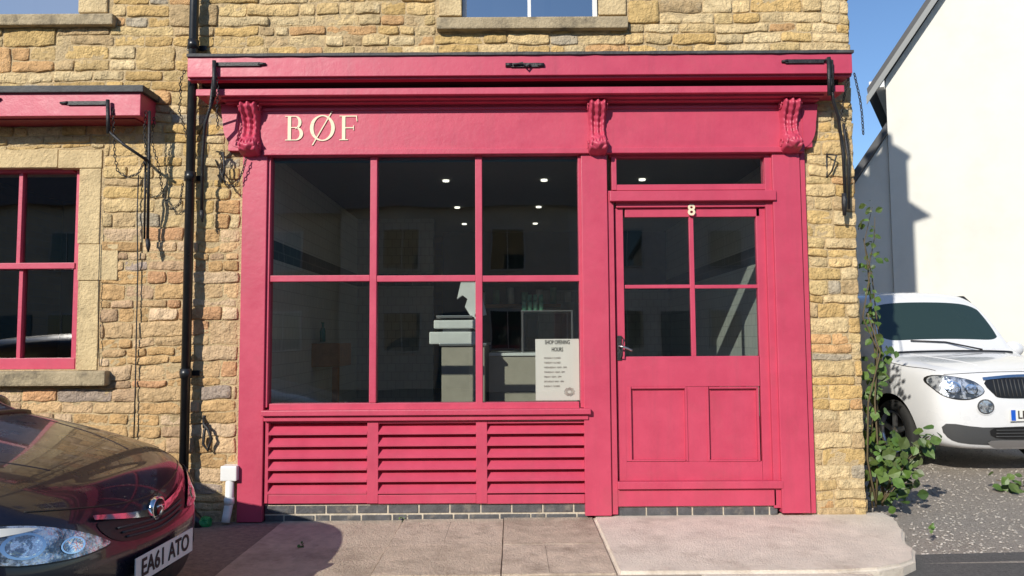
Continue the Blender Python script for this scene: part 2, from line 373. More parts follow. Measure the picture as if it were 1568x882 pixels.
box('left_room_side',x1+.3,x1+.35,.36,3,z0-.5,z1+.3,DARKW,BLD,0); box('left_room_ceiling',x0-.5,x1+.3,.36,3,z1+.3,z1+.35,DARKW,BLD,0)
# left blind box
fb('left_blind_board',-200,142,215,178,-.24,.0,PINK,BLD,.004)
fb('left_blind_lead',-200,131,219,141.5,-.265,.0,LEAD,BLD,.006)
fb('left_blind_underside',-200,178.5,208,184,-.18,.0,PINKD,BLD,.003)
# ================================================================= SHOPFRONT
SF=BLD
def wedge_lead():
    x0=X(286,80,-.25);x1=X(1307,75,-.25);zf=Z(83,784,-.25)
    v=[];n=80
    for i in range(n+1):
        x=x0+(x1-x0)*i/n; w=noise.noise(Vector((x*5,0,0)))*.008; w2=noise.noise(Vector((x*9,4,0)))*.005
        v+=[(x,-.255+w2,zf-.004+w2),(x,-.255+w2,zf+.016+w*.5),(x,-.03,zf+.06+w),(x,-.012,zf+.10+w*1.5),(x,0.02,zf+.10+w),(x,.02,zf-.004)]
    f=[]
    for i in range(n):
        for k in range(6): f.append((i*6+k,i*6+(k+1)%6,(i+1)*6+(k+1)%6,(i+1)*6+k))
    f.append(tuple(range(6)));f.append(tuple(n*6+k for k in range(5,-1,-1)))
    mesh('lead_flashing',v,f,LEAD,SF)
wedge_lead()
fb('blind_box_board',287,83,1305,115,-.24,-.16,PINK,SF,.004)
fb('blind_box_end_l',287.5,83.5,300,115,-.159,0,PINK,SF,.003)
fb('blind_box_end_r',1294,83.5,1304,115,-.159,0,PINK,SF,.003)
fb('blind_box_lip',288,115.4,1304,120,-.215,-.15,PINK,SF,.003)
fb('blind_slot',310,80,1283,133,-.05,0,SLOT,SF,.002)
fb('blind_roller',310,104,1283,126,-.13,-.06,SLOT,SF,.01)
fb('blind_lath',300,133.5,1293,143.5,-.215,-.0,PINK,SF,.004)
fb('cornice_mould',338,144,1262,150,-.17,0,PINK,SF,.006)
fb('cornice_cove',345,150.5,1255,156,-.125,0,PINK,SF,.006)
fb('fascia_board',350,156.5,1243,228,-.06,0,PINK,SF,.002)
fb('fascia_top_bead',402,163,1240,167,-.072,-.05,PINK,SF,.003)
fb('fascia_bottom_bead',402,226.5,1232,235,-.082,0,PINK,SF,.005)
for nm,a,b,s in (('left_return',338,366,-1),('right_return',1228,1252,1)):
    xa,xb=X(a,200,-.05),X(b,200,-.05); zt,zb=Z(160,(a+b)/2,-.05),Z(226,(a+b)/2,-.05)
    n=14
    if s<0: pts=[(xb,zt),(xa,zt)]+[(xa+(xb-xa)*(.15+.85*(1-math.cos(t*math.pi/2/n))) ,zt-(zt-zb)*(.45+.55*math.sin(t*math.pi/2/n))) for t in range(n+1)]
    else: pts=[(xa,zt),(xb,zt)]+[(xb-(xb-xa)*(.15+.85*(1-math.cos(t*math.pi/2/n))) ,zt-(zt-zb)*(.45+.55*math.sin(t*math.pi/2/n))) for t in range(n+1)]
    prism('fascia_'+nm,pts,-.066,0,PINK,SF)
fb('pilaster_left',367,232,405,800,-.055,.1,PINK,SF,.005)
fb('pilaster_mid',893,230,933,790,-.055,.1,PINK,SF,.005)
fb('pilaster_mid_edge',933.5,292,943,788,-.035,.1,PINK,SF,.004)
fb('pilaster_right',1190,230,1233,786,-.055,.1,PINK,SF,.005)
fb('pilaster_right_edge',1233.3,232,1241,786,-.03,.1,PINK,SF,.004)
def corbel(name,pxc,pw,pt,pb):
    x=X(pxc,195,-.1); zt=Z(pt,pxc,-.1); zb=Z(pb,pxc,-.1); hw=pw/206/2
    nt,nu=80,33; v=[];f=[]
    for i in range(nt+1):
        t=i/nt
        dep=.120+.045*math.exp(-((t-.10)/.13)**2)-.030*math.exp(-((t-.45)/.2)**2)+.045*math.exp(-((t-.80)/.13)**2)
        if t>.88: dep-= .13*((t-.88)/.12)**1.6
        if t<.03: dep-=.03*(1-t/.03)
        w=hw*(1.0-.12*math.exp(-((t-.52)/.2)**2)+.04*math.exp(-((t-.82)/.1)**2))
        if t>.9: w*=1-.55*((t-.9)/.1)**2
        for k in range(nu):
            u=-1+2*k/(nu-1)
            if t<.64: rib=.011*math.cos(u*math.pi*3.0)+.003*math.sin(t*60+abs(u)*4)
            else: rib=.012*abs(math.sin(t*24+abs(u)*3.4))+.006*math.cos(u*math.pi*2)
            edge=(1-abs(u)**10)
            y=-.05-(dep-.05+rib)*edge if k not in(0,nu-1) else -.05
            v.append((x+u*w,y,zt+(zb-zt)*t))
    for i in range(nt):
        for k in range(nu-1):
            a=i*nu+k; f.append((a,a+nu,a+nu+1,a+1))
    f.append(tuple(range(nu)))
    mesh(name,v,f,PINK,SF,True)
    for s in (-1,1):
        for (t,r) in ((.12,.038),(.80,.034)):
            pts=[]
            for q in range(26):
                an=q/25*math.pi*3.2; rr=r*(1-q/32)
                pts.append((x+s*(hw*.97),-.10-rr*math.cos(an)*.9,zt+(zb-zt)*t+rr*math.sin(an)))
            tube(name+'_volute',pts,.006,PINK,SF,6)
    box(name+'_cap',x-hw*1.12,x+hw*1.12,-.160,-.04,zt-.002,zt+.020,PINK,SF,.005)
    for q in range(5):
        u=(q-2)/2.2
        pts=[(x+u*hw*.85*(.7+.3*j/7),-.108-.052*math.sin(j/7*math.pi)-.004,zt+(zb-zt)*(.66+.24*j/7)) for j in range(8)]
        tube(name+'_leaf',pts,[.003,.006,.008,.009,.009,.008,.006,.003],PINK,SF,6)
corbel('corbel_left',382,31,156,241); corbel('corbel_mid',915,30,153,239); corbel('corbel_right',1211,31,151,236)
fb('window_frame_left',405.5,234,412,624,-.035,.06,PINK,SF); fb('window_frame_right',887,234,892.5,624,-.035,.06,PINK,SF)
fb('window_frame_top',412,232,887,238,-.035,.06,PINK,SF,.002); fb('window_frame_bottom',412,617,887,627,-.03,.06,PINK,SF,.003)
for a in (566,728): fb('window_mullion',a,238,a+10.5,617,-.03,.04,PINK,SF,.004)
for a,b in ((412,566),(576.5,728),(738.5,887)): fb('window_transom',a,421.5,b,431,-.024,.04,PINK,SF,.004)
fb('window_head_strip',412,238,887,247,.03,.07,TUBLUE,SF,.003)  # teal strip across the top of the shop window
def gl(name,a,b,c,d,Y=.012):
    x0=X(a,(b+d)/2,Y);x1=X(c,(b+d)/2,Y);z1=Z(b,(a+c)/2,Y);z0=Z(d,(a+c)/2,Y)
    mesh(name,[(x0,Y,z0),(x1,Y,z0),(x1,Y,z1),(x0,Y,z1)],[(0,1,2,3)],GLASS,SF)
gl('shop_window_glass',408,235,890,622)
fb('window_sill',399,627.5,905,636,-.10,0,PINK,SF,.006); fb('window_sill_under',403,636.5,901,644,-.07,0,PINK,SF,.005)
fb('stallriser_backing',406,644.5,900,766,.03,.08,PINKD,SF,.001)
cols=[(405.5,410.5),(562,579),(729,746),(895.5,902)]
for a,b in cols: fb('stallriser_post',a,644.5,b,771,-.038,.03,PINK,SF,.003)
for (a,b) in ((410.5,562),(579,729),(746,895.5)):
    fb('stallriser_rail',a,757.5,b,771,-.034,.03,PINK,SF,.003)
    fb('stallriser_head',a,644.5,b,648,-.034,.03,PINK,SF,.002)
    xa=X(a,700,-.03);xb=X(b,700,-.03)
    for k in range(6):
        zt=Z(650+k*18.1,650,-.02); zb=Z(650+k*18.1+14.5,650,-.02)
        v=[(xa,.024,zt+.006),(xb,.024,zt+.006),(xb,-.040,zb+.012),(xa,-.040,zb+.012),(xa,-.040,zb),(xb,-.040,zb),(xb,.024,zt-.012),(xa,.024,zt-.012)]
        mesh('louvre_slat',v,[(0,3,2,1),(3,4,5,2),(4,7,6,5),(0,1,6,7),(0,7,4,3),(1,2,5,6)],PINK,SF)
def plinth(a,b,pt,rows,seed):
    rnd=random.Random(seed)
    xa,xb=X(a,780),X(b,780); zt=Z(pt,(a+b)/2)
    box('plinth_mortar',xa,xb,-.004,.08,-.15,zt,LMORT,SF,0)
    z=zt-.004
    for r in range(rows):
        x=xa-rnd.uniform(0,.1) if r%2 else xa
        while x<xb-.02:
            w=.215 if rnd.random()<.85 else .1
            x1=min(x+w,xb)
            if x1-max(x,xa)>.03: box('plinth_brick',max(x,xa),x1,-.012+rnd.uniform(0,.004),.05,z-.060,z+rnd.uniform(-.004,0),BLUEB,SF,.005)
            x=x1+.011
        z-=.071
plinth(406,903,771.5,2,3); plinth(943,1190,775,1,4)
Yd=0.0
fb('door_frame_l',936.5,236,944,291,-.03,.06,PINK,SF)
fb('door_frame_r',1178,236,1190,778,-.03,.06,PINK,SF)
fb('overlight_head',933,232,1190,240,-.028,.06,PINK,SF,.002)
fb('overlight_bottom',944,282,1178,291,-.025,.06,PINK,SF,.003)
fb('transom_bar',934,291.5,1189,307,-.075,.04,PINK,SF,.005)
gl('overlight_glass',938,240,1180,284)
fb('door_head',943.5,307.5,1177.5,317,-.025,.05,PINK,SF,.003)
fb('door_stile_l',944,318,957,737,Yd,.045,PINK,SF,.004); fb('door_stile_r',1163,318,1177.5,737,Yd,.045,PINK,SF,.004)
fb('door_top_rail',957,318,1163,332,Yd,.045,PINK,SF,.003)
fb('door_mid_bar',1057,332,1064,545.5,Yd+.004,.04,PINK,SF,.004)
fb('door_cross_bar_l',957,436,1057,441.5,Yd+.006,.04,PINK,SF,.004); fb('door_cross_bar_r',1064,436,1163,441.5,Yd+.006,.04,PINK,SF,.004)
fb('door_lock_rail',957,545.5,1163,592,Yd+.001,.045,PINK,SF,.004)
fb('door_muntin',1053,592.3,1083,706.5,Yd+.001,.045,PINK,SF,.003)
fb('door_bottom_rail',957,706.7,1168,737,Yd+.001,.045,PINK,SF,.003)
fb('door_panel_edge_l',957,592.3,964,706.5,Yd+.001,.045,PINK,SF,.001)
for a,b in ((964,1053),(1083,1163)):
    fb('door_panel',a,592,b,707,.022,.04,PINK,SF,.001)
    for q in ((a,592.3,a+3,706.5),(b-3,592.3,b,706.5),(a+3,592.3,b-3,595),(a+3,704,b-3,706.5)): fb('door_panel_mould',*q,-.006,.03,PINK,SF,.002)
fb('door_weather_bar',946,737.5,1200,749,-.06,.04,PINK,SF,.006)
fb('door_threshold',943.5,749.5,1189,775,-.03,.06,PINK,SF,.003)
gl('door_glass',955,330,1165,547,.02)
fb('handle_plate',945,514,952,552,-.008,.0,IRON,SF,.003)
tube('door_lever',[P(948,530,-.01),P(948,530,-.05),P(954,531,-.055),P(962,534,-.052),P(968,537,-.05)],.008,STEEL,SF)
tube('door_pull',[P(952,516,-.01),P(955,520,-.04),P(953,535,-.05),P(953,545,-.045),P(951,549,-.01)],.005,IRON,SF)
# ---- lettering
SIGN=empty('shop_name_lettering')
def halfring(cx,cy,rx,ry,tx,ty,a0,a1,n=24):
    o=[(cx+rx*math.cos(a0+(a1-a0)*k/n),cy+ry*math.sin(a0+(a1-a0)*k/n)) for k in range(n+1)]
    i=[(cx+(rx-tx)*math.cos(a0+(a1-a0)*k/n),cy+(ry-ty)*math.sin(a0+(a1-a0)*k/n)) for k in range(n+1)]
    return [[o[k],o[k+1],i[k+1],i[k]] for k in range(n)]
def letter(name,x0,z0,S,parts,Y=-.0645):
    v=[];f=[]
    for i,p in enumerate(parts):
        b=len(v);n=len(p);y=Y-.002-.0002*(i%7)
        v+=[(x0+a*S,y,z0+c*S) for a,c in p]+[(x0+a*S,Y+.002,z0+c*S) for a,c in p]
        f+=[tuple(range(b,b+n)),tuple(range(b+2*n-1,b+n-1,-1))]+[(b+(q+1)%n,b+q,b+n+q,b+n+(q+1)%n) for q in range(n)]
    mesh(name,v,f,CREAM,SIGN)
def rect(a,b,c,d): return [(a,c),(b,c),(b,d),(a,d)]
pi=math.pi
zb=Z(215,490,-.062); S=Z(177.5,490,-.062)-zb
letter('letter_b',X(437,196,-.062),zb,S,[rect(.10,.235,0,1),rect(0,.10,0,.035),rect(0,.10,.965,1),rect(.235,.42,.965,1),rect(.235,.42,.51,.545),rect(.235,.44,0,.035)]
  +halfring(.40,.7375,.25,.2625,.125,.04,-pi/2,pi/2)+halfring(.42,.2725,.30,.2725,.14,.04,-pi/2,pi/2))
letter('letter_o_slash',X(474,196,-.062),zb,S,halfring(.52,.5,.50,.53,.145,.05,0,2*pi,48)+[[(.10,-.20),(.15,-.20),(.93,1.18),(.88,1.18)]])
letter('letter_f',X(520,196,-.062),zb,S,[rect(.10,.235,0,1),rect(0,.10,0,.035),rect(.235,.34,0,.035),rect(0,.10,.965,1),rect(.235,.70,.955,1),rect(.235,.58,.48,.525),[(.66,.955),(.70,.955),(.72,.76),(.69,.76)],[(.55,.60),(.58,.60),(.58,.40),(.55,.40)]])
def text(name,s,px,py,size,Y,m,parent,bold=0,sx=1,align='CENTER'):
    c=bpy.data.curves.new(name,'FONT'); c.body=s; c.size=size; c.align_x=align; c.extrude=.0006; c.offset=bold; c.materials.append(m)
    o=bpy.data.objects.new(name,c); a=M(px,py,Y); o.location=(a[0],Y,a[1]); o.rotation_euler=(R(90),0,0); o.scale=(sx,1,1); col.objects.link(o); o.parent=parent; return o
NUM=empty('door_number'); text('numeral_eight','8',1059,329,.115,-.027,CREAM,NUM,.003,1.0)
POST=empty('opening_hours_poster')
fb('paper_sheet',820,519,887,613,.016,.018,PAPER,POST,0)
text('heading_1','SHOP OPENING',853.5,527,.042,.0145,INK,POST,.0006,.62)
text('heading_2','HOURS',853.5,538,.042,.0145,INK,POST,.0006,.62)
for i,s in enumerate(['MONDAY: CLOSED','TUESDAY: CLOSED','WEDNESDAY: 10AM - 5PM','THURSDAY: 10AM - 5PM','FRIDAY: 10AM - 5PM','SATURDAY: 9AM - 4PM','SUNDAY: CLOSED']):
    text('hours_line',s,833,549.5+i*7.2,.017,.0145,INKL,POST,0,.85,'LEFT')
for i in range(9):
    a=i*.7; pts=[P(872+math.cos(a+q*.35)*(3+q*.9),600+math.sin(a+q*.35)*(2.5+q*.7),.0145) for q in range(7)]
    tube('poster_drawing',pts,.0014,INKR if i%2 else INKL,POST,4)
# ================================================================= INTERIOR
IN=BLD
xl,xr=X(400)+.0,2.12
box('shop_floor',xl,xr,.1,5.0,-.04,.04,INTFLOOR,IN,0)
box('shop_ceiling',xl,xr,.1,5.0,2.75,2.8,CEIL,IN,0)
zb0,zb1=1.93,2.08
for nm,x0,x1 in (('left',xl-.06,xl),('right',xr,xr+.06)):
    box('shop_wall_low_'+nm,x0,x1,.1,5.0,-.04,zb0,TILEY,IN,0); box('shop_wall_band_'+nm,x0-.0,x1,.1,5.0,zb0,zb1,BANDY,IN,0); box('shop_wall_high_'+nm,x0,x1,.1,5.0,zb1,2.8,TILEY,IN,0)
box('shop_back_left',xl,-.95,3.4,3.5,-.04,zb0,TILEX,IN,0); box('shop_back_left_band',xl,-.95,3.4,3.5,zb0,zb1,BANDX,IN,0); box('shop_back_left_high',xl,-.95,3.4,3.5,zb1,2.8,TILEX,IN,0)
box('shop_back_dark',-.95,xr,4.6,4.7,-.04,2.8,DARKW,IN,0)
box('shop_back_panel',.35,xr,4.4,4.5,.9,1.93,TILEX,IN,0)
box('shop_doorway',-.6,.2,4.5,4.58,0,2.0,BLACK,IN,.01)
box('menu_shelf',-.5,1.4,4.2,4.4,1.7,1.74,OAK,IN,.004)
for i in range(9): tube('shelf_jar',[(-.4+i*.19,4.3,1.75),(-.4+i*.19,4.3,1.9+.03*(i%3))],.045,JAR if i%2 else WHITEP,IN,10)
for x,y in ((-.6,1.2),(.3,1.2),(1.2,1.2),(-.6,2.6),(.3,2.6),(1.2,2.6),(-.6,3.8),(.3,3.8)):
    tube('downlight',[(x,y,2.749),(x,y,2.735)],.03,GLOW,IN,14)
CT=empty('shop_counter'); yC=1.2
a=X(676,570,yC);b=X(742,570,yC);zc=Z(530,700,yC)
box('counter_body',a,b,yC,2.6,.04,zc,COUNTER,CT,.006); box('counter_top',a-.02,b+.02,yC-.02,2.62,zc,zc+.025,STEEL,CT,.004)
c2=X(835,560,1.5)
box('counter_front',b+.03,c2+.4,1.5,2.4,.04,zc-.1,COUNTER,CT,.006); box('counter_slope',b+.03,c2+.4,1.48,2.42,zc-.098,zc-.07,WHITEP,CT,.004)
DC=empty('glass_display_case'); xa,xb=X(800,500,1.6),X(876,500,1.6)
za,zz=Z(522,840,1.6),Z(477,840,1.6)
for x in (xa,xb):
    for y in (1.6,2.2): box('post',x-.008,x+.008,y-.008,y+.008,zc-.07,zz,STEEL,DC,.001)
box('top_glass',xa-.01,xb+.01,1.59,2.21,zz,zz+.012,STEEL,DC,.002)
mesh('front_glass',[(xa,1.6,zc-.07),(xb,1.6,zc-.07),(xb,1.6,zz),(xa,1.6,zz)],[(0,1,2,3)],GLASS,DC)
for i in range(8): tube('jar_%d'%i,[(xa+.02+(i%4)*.055,1.7+.12*(i//4),zz+.012),(xa+.02+(i%4)*.055,1.7+.12*(i//4),zz+.10+.04*(i//4))],.023,JAR,DC,10)
for i in range(4): tube('jar_top_%d'%i,[(xa+.02+i*.055,1.72,zz+.105),(xa+.02+i*.055,1.72,zz+.17)],.021,JAR,DC,10)
SCL=empty('weighing_scale'); ys=yC
def pb(nm,a,b,c,d,y0,y1,m,p,bev=.008): fb(nm,a,b,c,d,y0,y1,m,p,bev)
pb('base',657,508,733,527,ys-.02,ys+.34,WHITEP,SCL,.012); pb('body',664,490,735,503,ys,ys+.3,WHITEP,SCL,.012); pb('neck',678,502,720,509,ys+.05,ys+.25,STEEL,SCL,.004)
pb('plate',668,483,722,487,ys,ys+.3,STEEL,SCL,.003)
prism('display_head',[tuple(M(*q,ys+.12)) for q in ((706,432),(733,430),(745,482),(722,486),(712,470),(716,458),(708,452),(700,458))],ys+.10,ys+.19,WHITEP,SCL)
pb('column',726,480,738,505,ys+.1,ys+.2,WHITEP,SCL,.006)
BB=empty('butcher_block'); y0=1.4
pb('block_top',450,526,520,562,y0,y0+.5,OAK,BB,.01)
for q in (455,508): pb('leg',q,562.5,q+9,640,y0+.02,y0+.09,OAK,BB,.004)
BT=empty('soap_bottle'); c=P(494,525,1.5)
prof=[(0,.028),(.10,.028),(.125,.02),(.14,.010),(.17,.010),(.172,.014),(.185,.014)]
tube('bottle_body',[(c.x,c.y,c.z+.01+z) for z,r in prof],[r for z,r in prof],BOTTLE,BT,14)
CO=empty('hanging_apron')
v=[];f=[]
for i in range(12):
    for j in range(14):
        v.append((.62+.03*i,3.9+.03*math.sin(i*1.3+j*.2),1.75-.06*j))
for i in range(11):
    for j in range(13): a=i*14+j; f.append((a,a+1,a+15,a+14))
mesh('apron_cloth',v,f,mat('apron_grey',(.28,.28,.27),.9),CO,True)
# ================================================================= IRONWORK
def bracket(name): return empty(name)
B1=bracket('awning_bracket')
def flatbar(nm,a,b,y,t,par,bev=.002): fb(nm,a[0],a[1],b[0],b[1],y-.012,y,IRON,par,bev)
yA=-.242
flatbar('hinge_plate',(330,95),(398,101),yA,0,B1); tube('hinge_tip',[P(396,98,yA-.006),P(407,98,yA-.006)],[.014,.009],IRON,B1)
tube('pivot',[P(328,93,-.27),P(328,148,-.27)],.015,IRON,B1)
tube('arm',[P(327,120,-.27),P(322,165,-.26),P(314,190,-.22),P(310,240,-.14),P(309,322,-.12)],[.012]*5,IRON,B1)
tube('arm_knob',[P(309,322,-.12),P(309,330,-.12),P(310,340,-.12)],[.019,.016,.006],IRON,B1)
tube('stay',[P(329,145,-.26),P(318,180,-.14),P(304,205,-.03)],.008,IRON,B1)
chain('chain_a',[P(283,108,-.2),P(276,125,-.17),P(277,150,-.12),P(274,168,-.08),P(285,205,-.05),P(292,235,-.05),P(300,215,-.06)],B1)
chain('chain_b',[P(340,230,-.08),P(338,255,-.08),P(343,275,-.08),P(352,287,-.09),P(362,283,-.09),P(372,262,-.09),P(378,238,-.1)],B1)
chain('chain_c',[P(331,110,-.26),P(334,140,-.26),P(332,168,-.24),P(334,200,-.2)],B1)
tube('wall_hook',[P(332,232,-.02),P(342,234,-.09),P(344,262,-.09),P(340,280,-.05),P(334,268,-.03)],.008,IRON,B1)
tube('wall_rod',[P(330,245,-.02),P(345,280,-.09)],.006,IRON,B1)
B2=bracket('awning_bracket.001')
flatbar('hinge_plate',(1203,90.5),(1262,96.5),yA,0,B2); tube('hinge_tip',[P(1206,93.5,yA-.006),P(1197,94,yA-.006)],[.014,.009],IRON,B2)
tube('pivot',[P(1269,88,-.27),P(1270,146,-.27)],.015,IRON,B2)
tube('top_crook',[P(1262,93,-.25),P(1268,90,-.27),P(1274,93,-.27),P(1275,140,-.27)],.010,IRON,B2)
tube('arm',[P(1272,120,-.27),P(1276,155,-.25),P(1284,180,-.18),P(1291,235,-.12),P(1294,300,-.12)],[.012]*5,IRON,B2)
tube('arm_knob',[P(1292,296,-.12),P(1293,310,-.12),P(1293,330,-.12)],[.016,.022,.012],IRON,B2)
tube('arm_b',[P(1291,190,-.1),P(1299,240,-.08),P(1300,320,-.1)],.010,IRON,B2)
tube('wall_hook',[P(1266,232,-.01),P(1266,272,-.01),P(1274,262,-.05),P(1281,238,-.07),P(1266,236,-.03)],.007,IRON,B2)
chain('chain_a',[P(1308,112,-.2),P(1312,130,-.2),P(1317,152,-.2),P(1320,175,-.2),P(1322,206,-.2)],B2)
chain('chain_b',[P(1300,118,-.18),P(1292,150,-.14),P(1288,180,-.1),P(1296,200,-.08),P(1300,240,-.08)],B2)
B3=bracket('awning_bracket.002')
flatbar('hinge_plate',(103,154.5),(163,160.5),yA,0,B3); tube('hinge_tip',[P(104,157.5,yA-.006),P(92,157.5,yA-.006)],[.014,.008],IRON,B3)
tube('pivot',[P(165,153,-.27),P(166,205,-.27)],.014,IRON,B3)
tube('arm',[P(165,200,-.27),P(190,222,-.25),P(226,246,-.2)],.011,IRON,B3)
tube('rod',[P(229,170,-.18),P(228,250,-.16),P(226,372,-.1)],.011,IRON,B3)
tube('rod_b',[P(223,240,-.16),P(221,366,-.1)],.008,IRON,B3)
tube('knob',[P(226,366,-.1),P(227,376,-.1),P(227,386,-.1)],[.016,.018,.006],IRON,B3)
chain('chain_a',[P(172,165,-.25),P(174,200,-.25),P(176,240,-.22),P(180,262,-.2),P(195,272,-.2),P(212,266,-.18),P(222,245,-.17)],B3)
chain('chain_b',[P(236,180,-.1),P(232,215,-.1),P(243,255,-.06),P(250,300,-.05),P(262,323,-.05),P(276,312,-.05),P(280,280,-.05)],B3)
chain('chain_c',[P(224,170,-.2),P(221,200,-.18),P(224,238,-.17)],B3)
tube('hook',[P(0,150,-.25),P(-8,152,-.26)],.01,IRON,B3)
B4=bracket('awning_catch')
flatbar('catch_plate',(782,96),(826,102.5),yA,0,B4)
for a in (779,828): tube('catch_end',[P(a-5,99.5,yA-.004),P(a+5,99.5,yA-.004)],.016,IRON,B4)
tube('catch_bar',[P(786,99,yA-.02),P(800,96,yA-.03),P(806,102,yA-.035),P(812,99,yA-.02)],.007,IRON,B4)
B5=empty('wall_hook')
tube('hook',[P(312,640,-.01),P(312,650,-.05),P(318,656,-.06),P(324,672,-.06),P(318,690,-.05),P(311,680,-.05),P(313,660,-.05),P(317,648,-.03)],.011,IRON,B5)
tube('hook_rose',[P(313,636,-.0),P(313,655,-.0)],.014,IRON,B5)
CB=empty('wall_cable')
tube('cable',[P(212,268,-.03),P(210,330,-.035),P(211,420,-.03),P(209,500,-.035),P(207,600,-.03),P(205,672,-.03)],.005,IRON,CB,6)
CB2=empty('wall_cable.001')
tube('cable',[P(155,300,-.025),P(152,400,-.025),P(150,470,-.03),P(152,560,-.025)],.003,IRON,CB2,6)
DP=empty('drainpipe'); xp=X(288,380,-.1)
tube('pipe',[(xp,-.09,.12),(xp,-.09,4.6),(xp,-.09,9.0)],.033,PIPE,DP,16)
for py in (68,270,572): z=Z(py,288,-.1); tube('collar',[(xp,-.09,z-.035),(xp,-.09,z+.035)],.041,PIPE,DP,16); box('ear',xp-.075,xp+.075,-.03,-.018,z-.02,z+.02,PIPE,DP,.003)
tube('shoe',[(xp,-.09,.17),(xp,-.09,.10),(xp+.02,-.12,.05),(xp+.07,-.17,.02)],.038,PIPE,DP,16)
tube('shoe_foot',[(xp+.07,-.12,.06),(xp+.13,-.13,.0),(xp+.14,-.14,-.04)],.045,PIPE,DP,12)
WP=empty('waste_pipe')
tube('pipe',[P(352,735,-.07),P(351,770,-.07),P(347,790,-.09),P(345,800,-.1)],.03,WHITEP,WP,14); fb('junction_box',337,714,362,737,-.1,-.0,WHITEP,WP,.008); tube('collar',[P(351,762,-.07),P(351,772,-.07)],.036,WHITEP,WP,14)
bm=bmesh.new(); bmesh.ops.create_icosphere(bm,subdivisions=3,radius=.05)
for v_ in bm.verts:
    v_.co*= 1+.35*noise.noise(v_.co*30); v_.co.z*=.9
me=bpy.data.meshes.new('discarded_green_bag'); bm.to_mesh(me); bm.free(); me.materials.append(GREENB); o=bpy.data.objects.new('discarded_green_bag',me); p=P(317,790,-.1); o.location=(p.x,-.12,.0); col.objects.link(o)
# ================================================================= GROUND
mesh('ground',[(-300,-300,-.13),(300,-300,-.13),(300,300,-.13),(-300,300,-.13)],[(0,1,2,3)],SOIL)
mesh('road',[(-60,-8.5,-.115),(60,-8.5,-.115),(60,-1.2,-.115),(-60,-1.2,-.115)],[(0,1,2,3)],ASPH)
PV=empty('pavement')
slabpoly('bedding',[(-20,.0),(-20,-1.30),(.55,-1.30),(.55,.0)],-.125,-.022,JOINT,PV)
rnd=random.Random(3)
SL=[]
for i in range(3):
    m2=mat('paving_slab_%d'%i,[(.60,.495,.385),(.57,.465,.36),(.62,.51,.40)][i],.92,var=.16,vs=9,bump=.8,bs=55,stain=((.33,.26,.20),2.2+i*.5,.48,.74),spec=.12,stain2=((.24,.19,.15),13,.60,.78,None,.6)); SL.append(m2)
xj=[-12.0,-11,-10,-9,-8,-7.2,-6.4,-5.6,-4.8,-4.0,-3.2,-2.45,-1.68,-.80,-.07,.575]
for i in range(len(xj)-1):
    for (ya,yb) in ((-.012,-.70),(-.705,-1.29)):
        x0,x1=xj[i]+.0025,xj[i+1]-.0025
        zt=-.003+.0084*max(-2.4,min(0,(x0+x1)/2-.5))+rnd.uniform(-.002,.002)
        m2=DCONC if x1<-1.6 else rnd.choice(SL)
        n=10; pts=[]
        for (A,B) in (((x0,yb),(x1,yb)),((x1,yb),(x1,ya)),((x1,ya),(x0,ya)),((x0,ya),(x0,yb))):
            for k in range(n):
                t=k/n; qx=A[0]+(B[0]-A[0])*t; qy=A[1]+(B[1]-A[1])*t
                s=abs(noise.noise(Vector((qx*6,qy*6,i))))*.007
                cx=(x0+x1)/2; cy=(ya+yb)/2; pts.append((qx+(cx-qx)*s*2,qy+(cy-qy)*s*2))
        nn=len(pts); v=[(a,b,zt) for a,b in pts]+[(a,b,-.1) for a,b in pts]
        mesh('slab',v,[tuple(range(nn))]+[((k+1)%nn,k,nn+k,nn+(k+1)%nn) for k in range(nn)],m2,PV)
for (a,b,s) in ((-.45,-.1,3),(-1.2,-.75,5),(.2,-.75,8)):
    pts=[]; x,y=a,b
    for k in range(9): pts.append((x,y,-.004+.0084*min(0,x-.5)-.0005)); x+=.045*(noise.noise(Vector((k,s,0)))); y-=.065
    tube('crack',pts,.0025,JOINT,PV,4)
KB=empty('kerb')
x=-20
while x<2.0:
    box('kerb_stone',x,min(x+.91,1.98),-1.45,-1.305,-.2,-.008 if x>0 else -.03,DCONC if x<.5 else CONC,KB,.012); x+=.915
pad=[(.58,.06),(2.74,.06),(2.72,-.15),(2.66,-.30),(2.62,-.45),(2.53,-.62),(2.47,-.75),(2.46,-.88),(2.39,-1.0),(2.34,-1.1),(2.22,-1.19),(2.05,-1.26),(1.8,-1.298),(.58,-1.298)]
slabpoly('concrete_apron',pad,-.12,.004,CONC,PV)
mesh('gravel_driveway',[(2.0,-1.0,-.05),(14,-1.0,-.05),(14,14,-.045),(2.0,14,-.045)],[(0,1,2,3)],GRAV)
mesh('asphalt_apron',[(1.5,-1.3,-.046),(2.4,-.86,-.040),(3.4,-.80,-.040),(5.2,-.62,-.042),(14,-.6,-.042),(14,-2.6,-.11),(1.5,-1.9,-.11)],[(0,1,2,3,4,5,6)],ASPH)
V=[];Fc=[];C=[]
bm=bmesh.new(); bmesh.ops.create_icosphere(bm,subdivisions=1,radius=1); ico=[v.co.copy() for v in bm.verts]; icf=[tuple(v.index for v in f.verts) for f in bm.faces]; bm.free()
for i in range(7500):
    t=rnd.random()**1.7
    x=rnd.uniform(2.45,7.5);y=-.85+t*5.5
    r=rnd.uniform(.004,.012); b=len(V); g=rnd.uniform(.30,.56); c=(g,g*.92,g*.83)
    for p in ico: V.append((x+p.x*r*rnd.uniform(.8,1.2),y+p.y*r,-.046+p.z*r*.45)); C.append(c)
    Fc+=[tuple(b+q for q in f) for f in icf]
mesh('gravel_pebbles',V,Fc,PEBB,None,True,C)
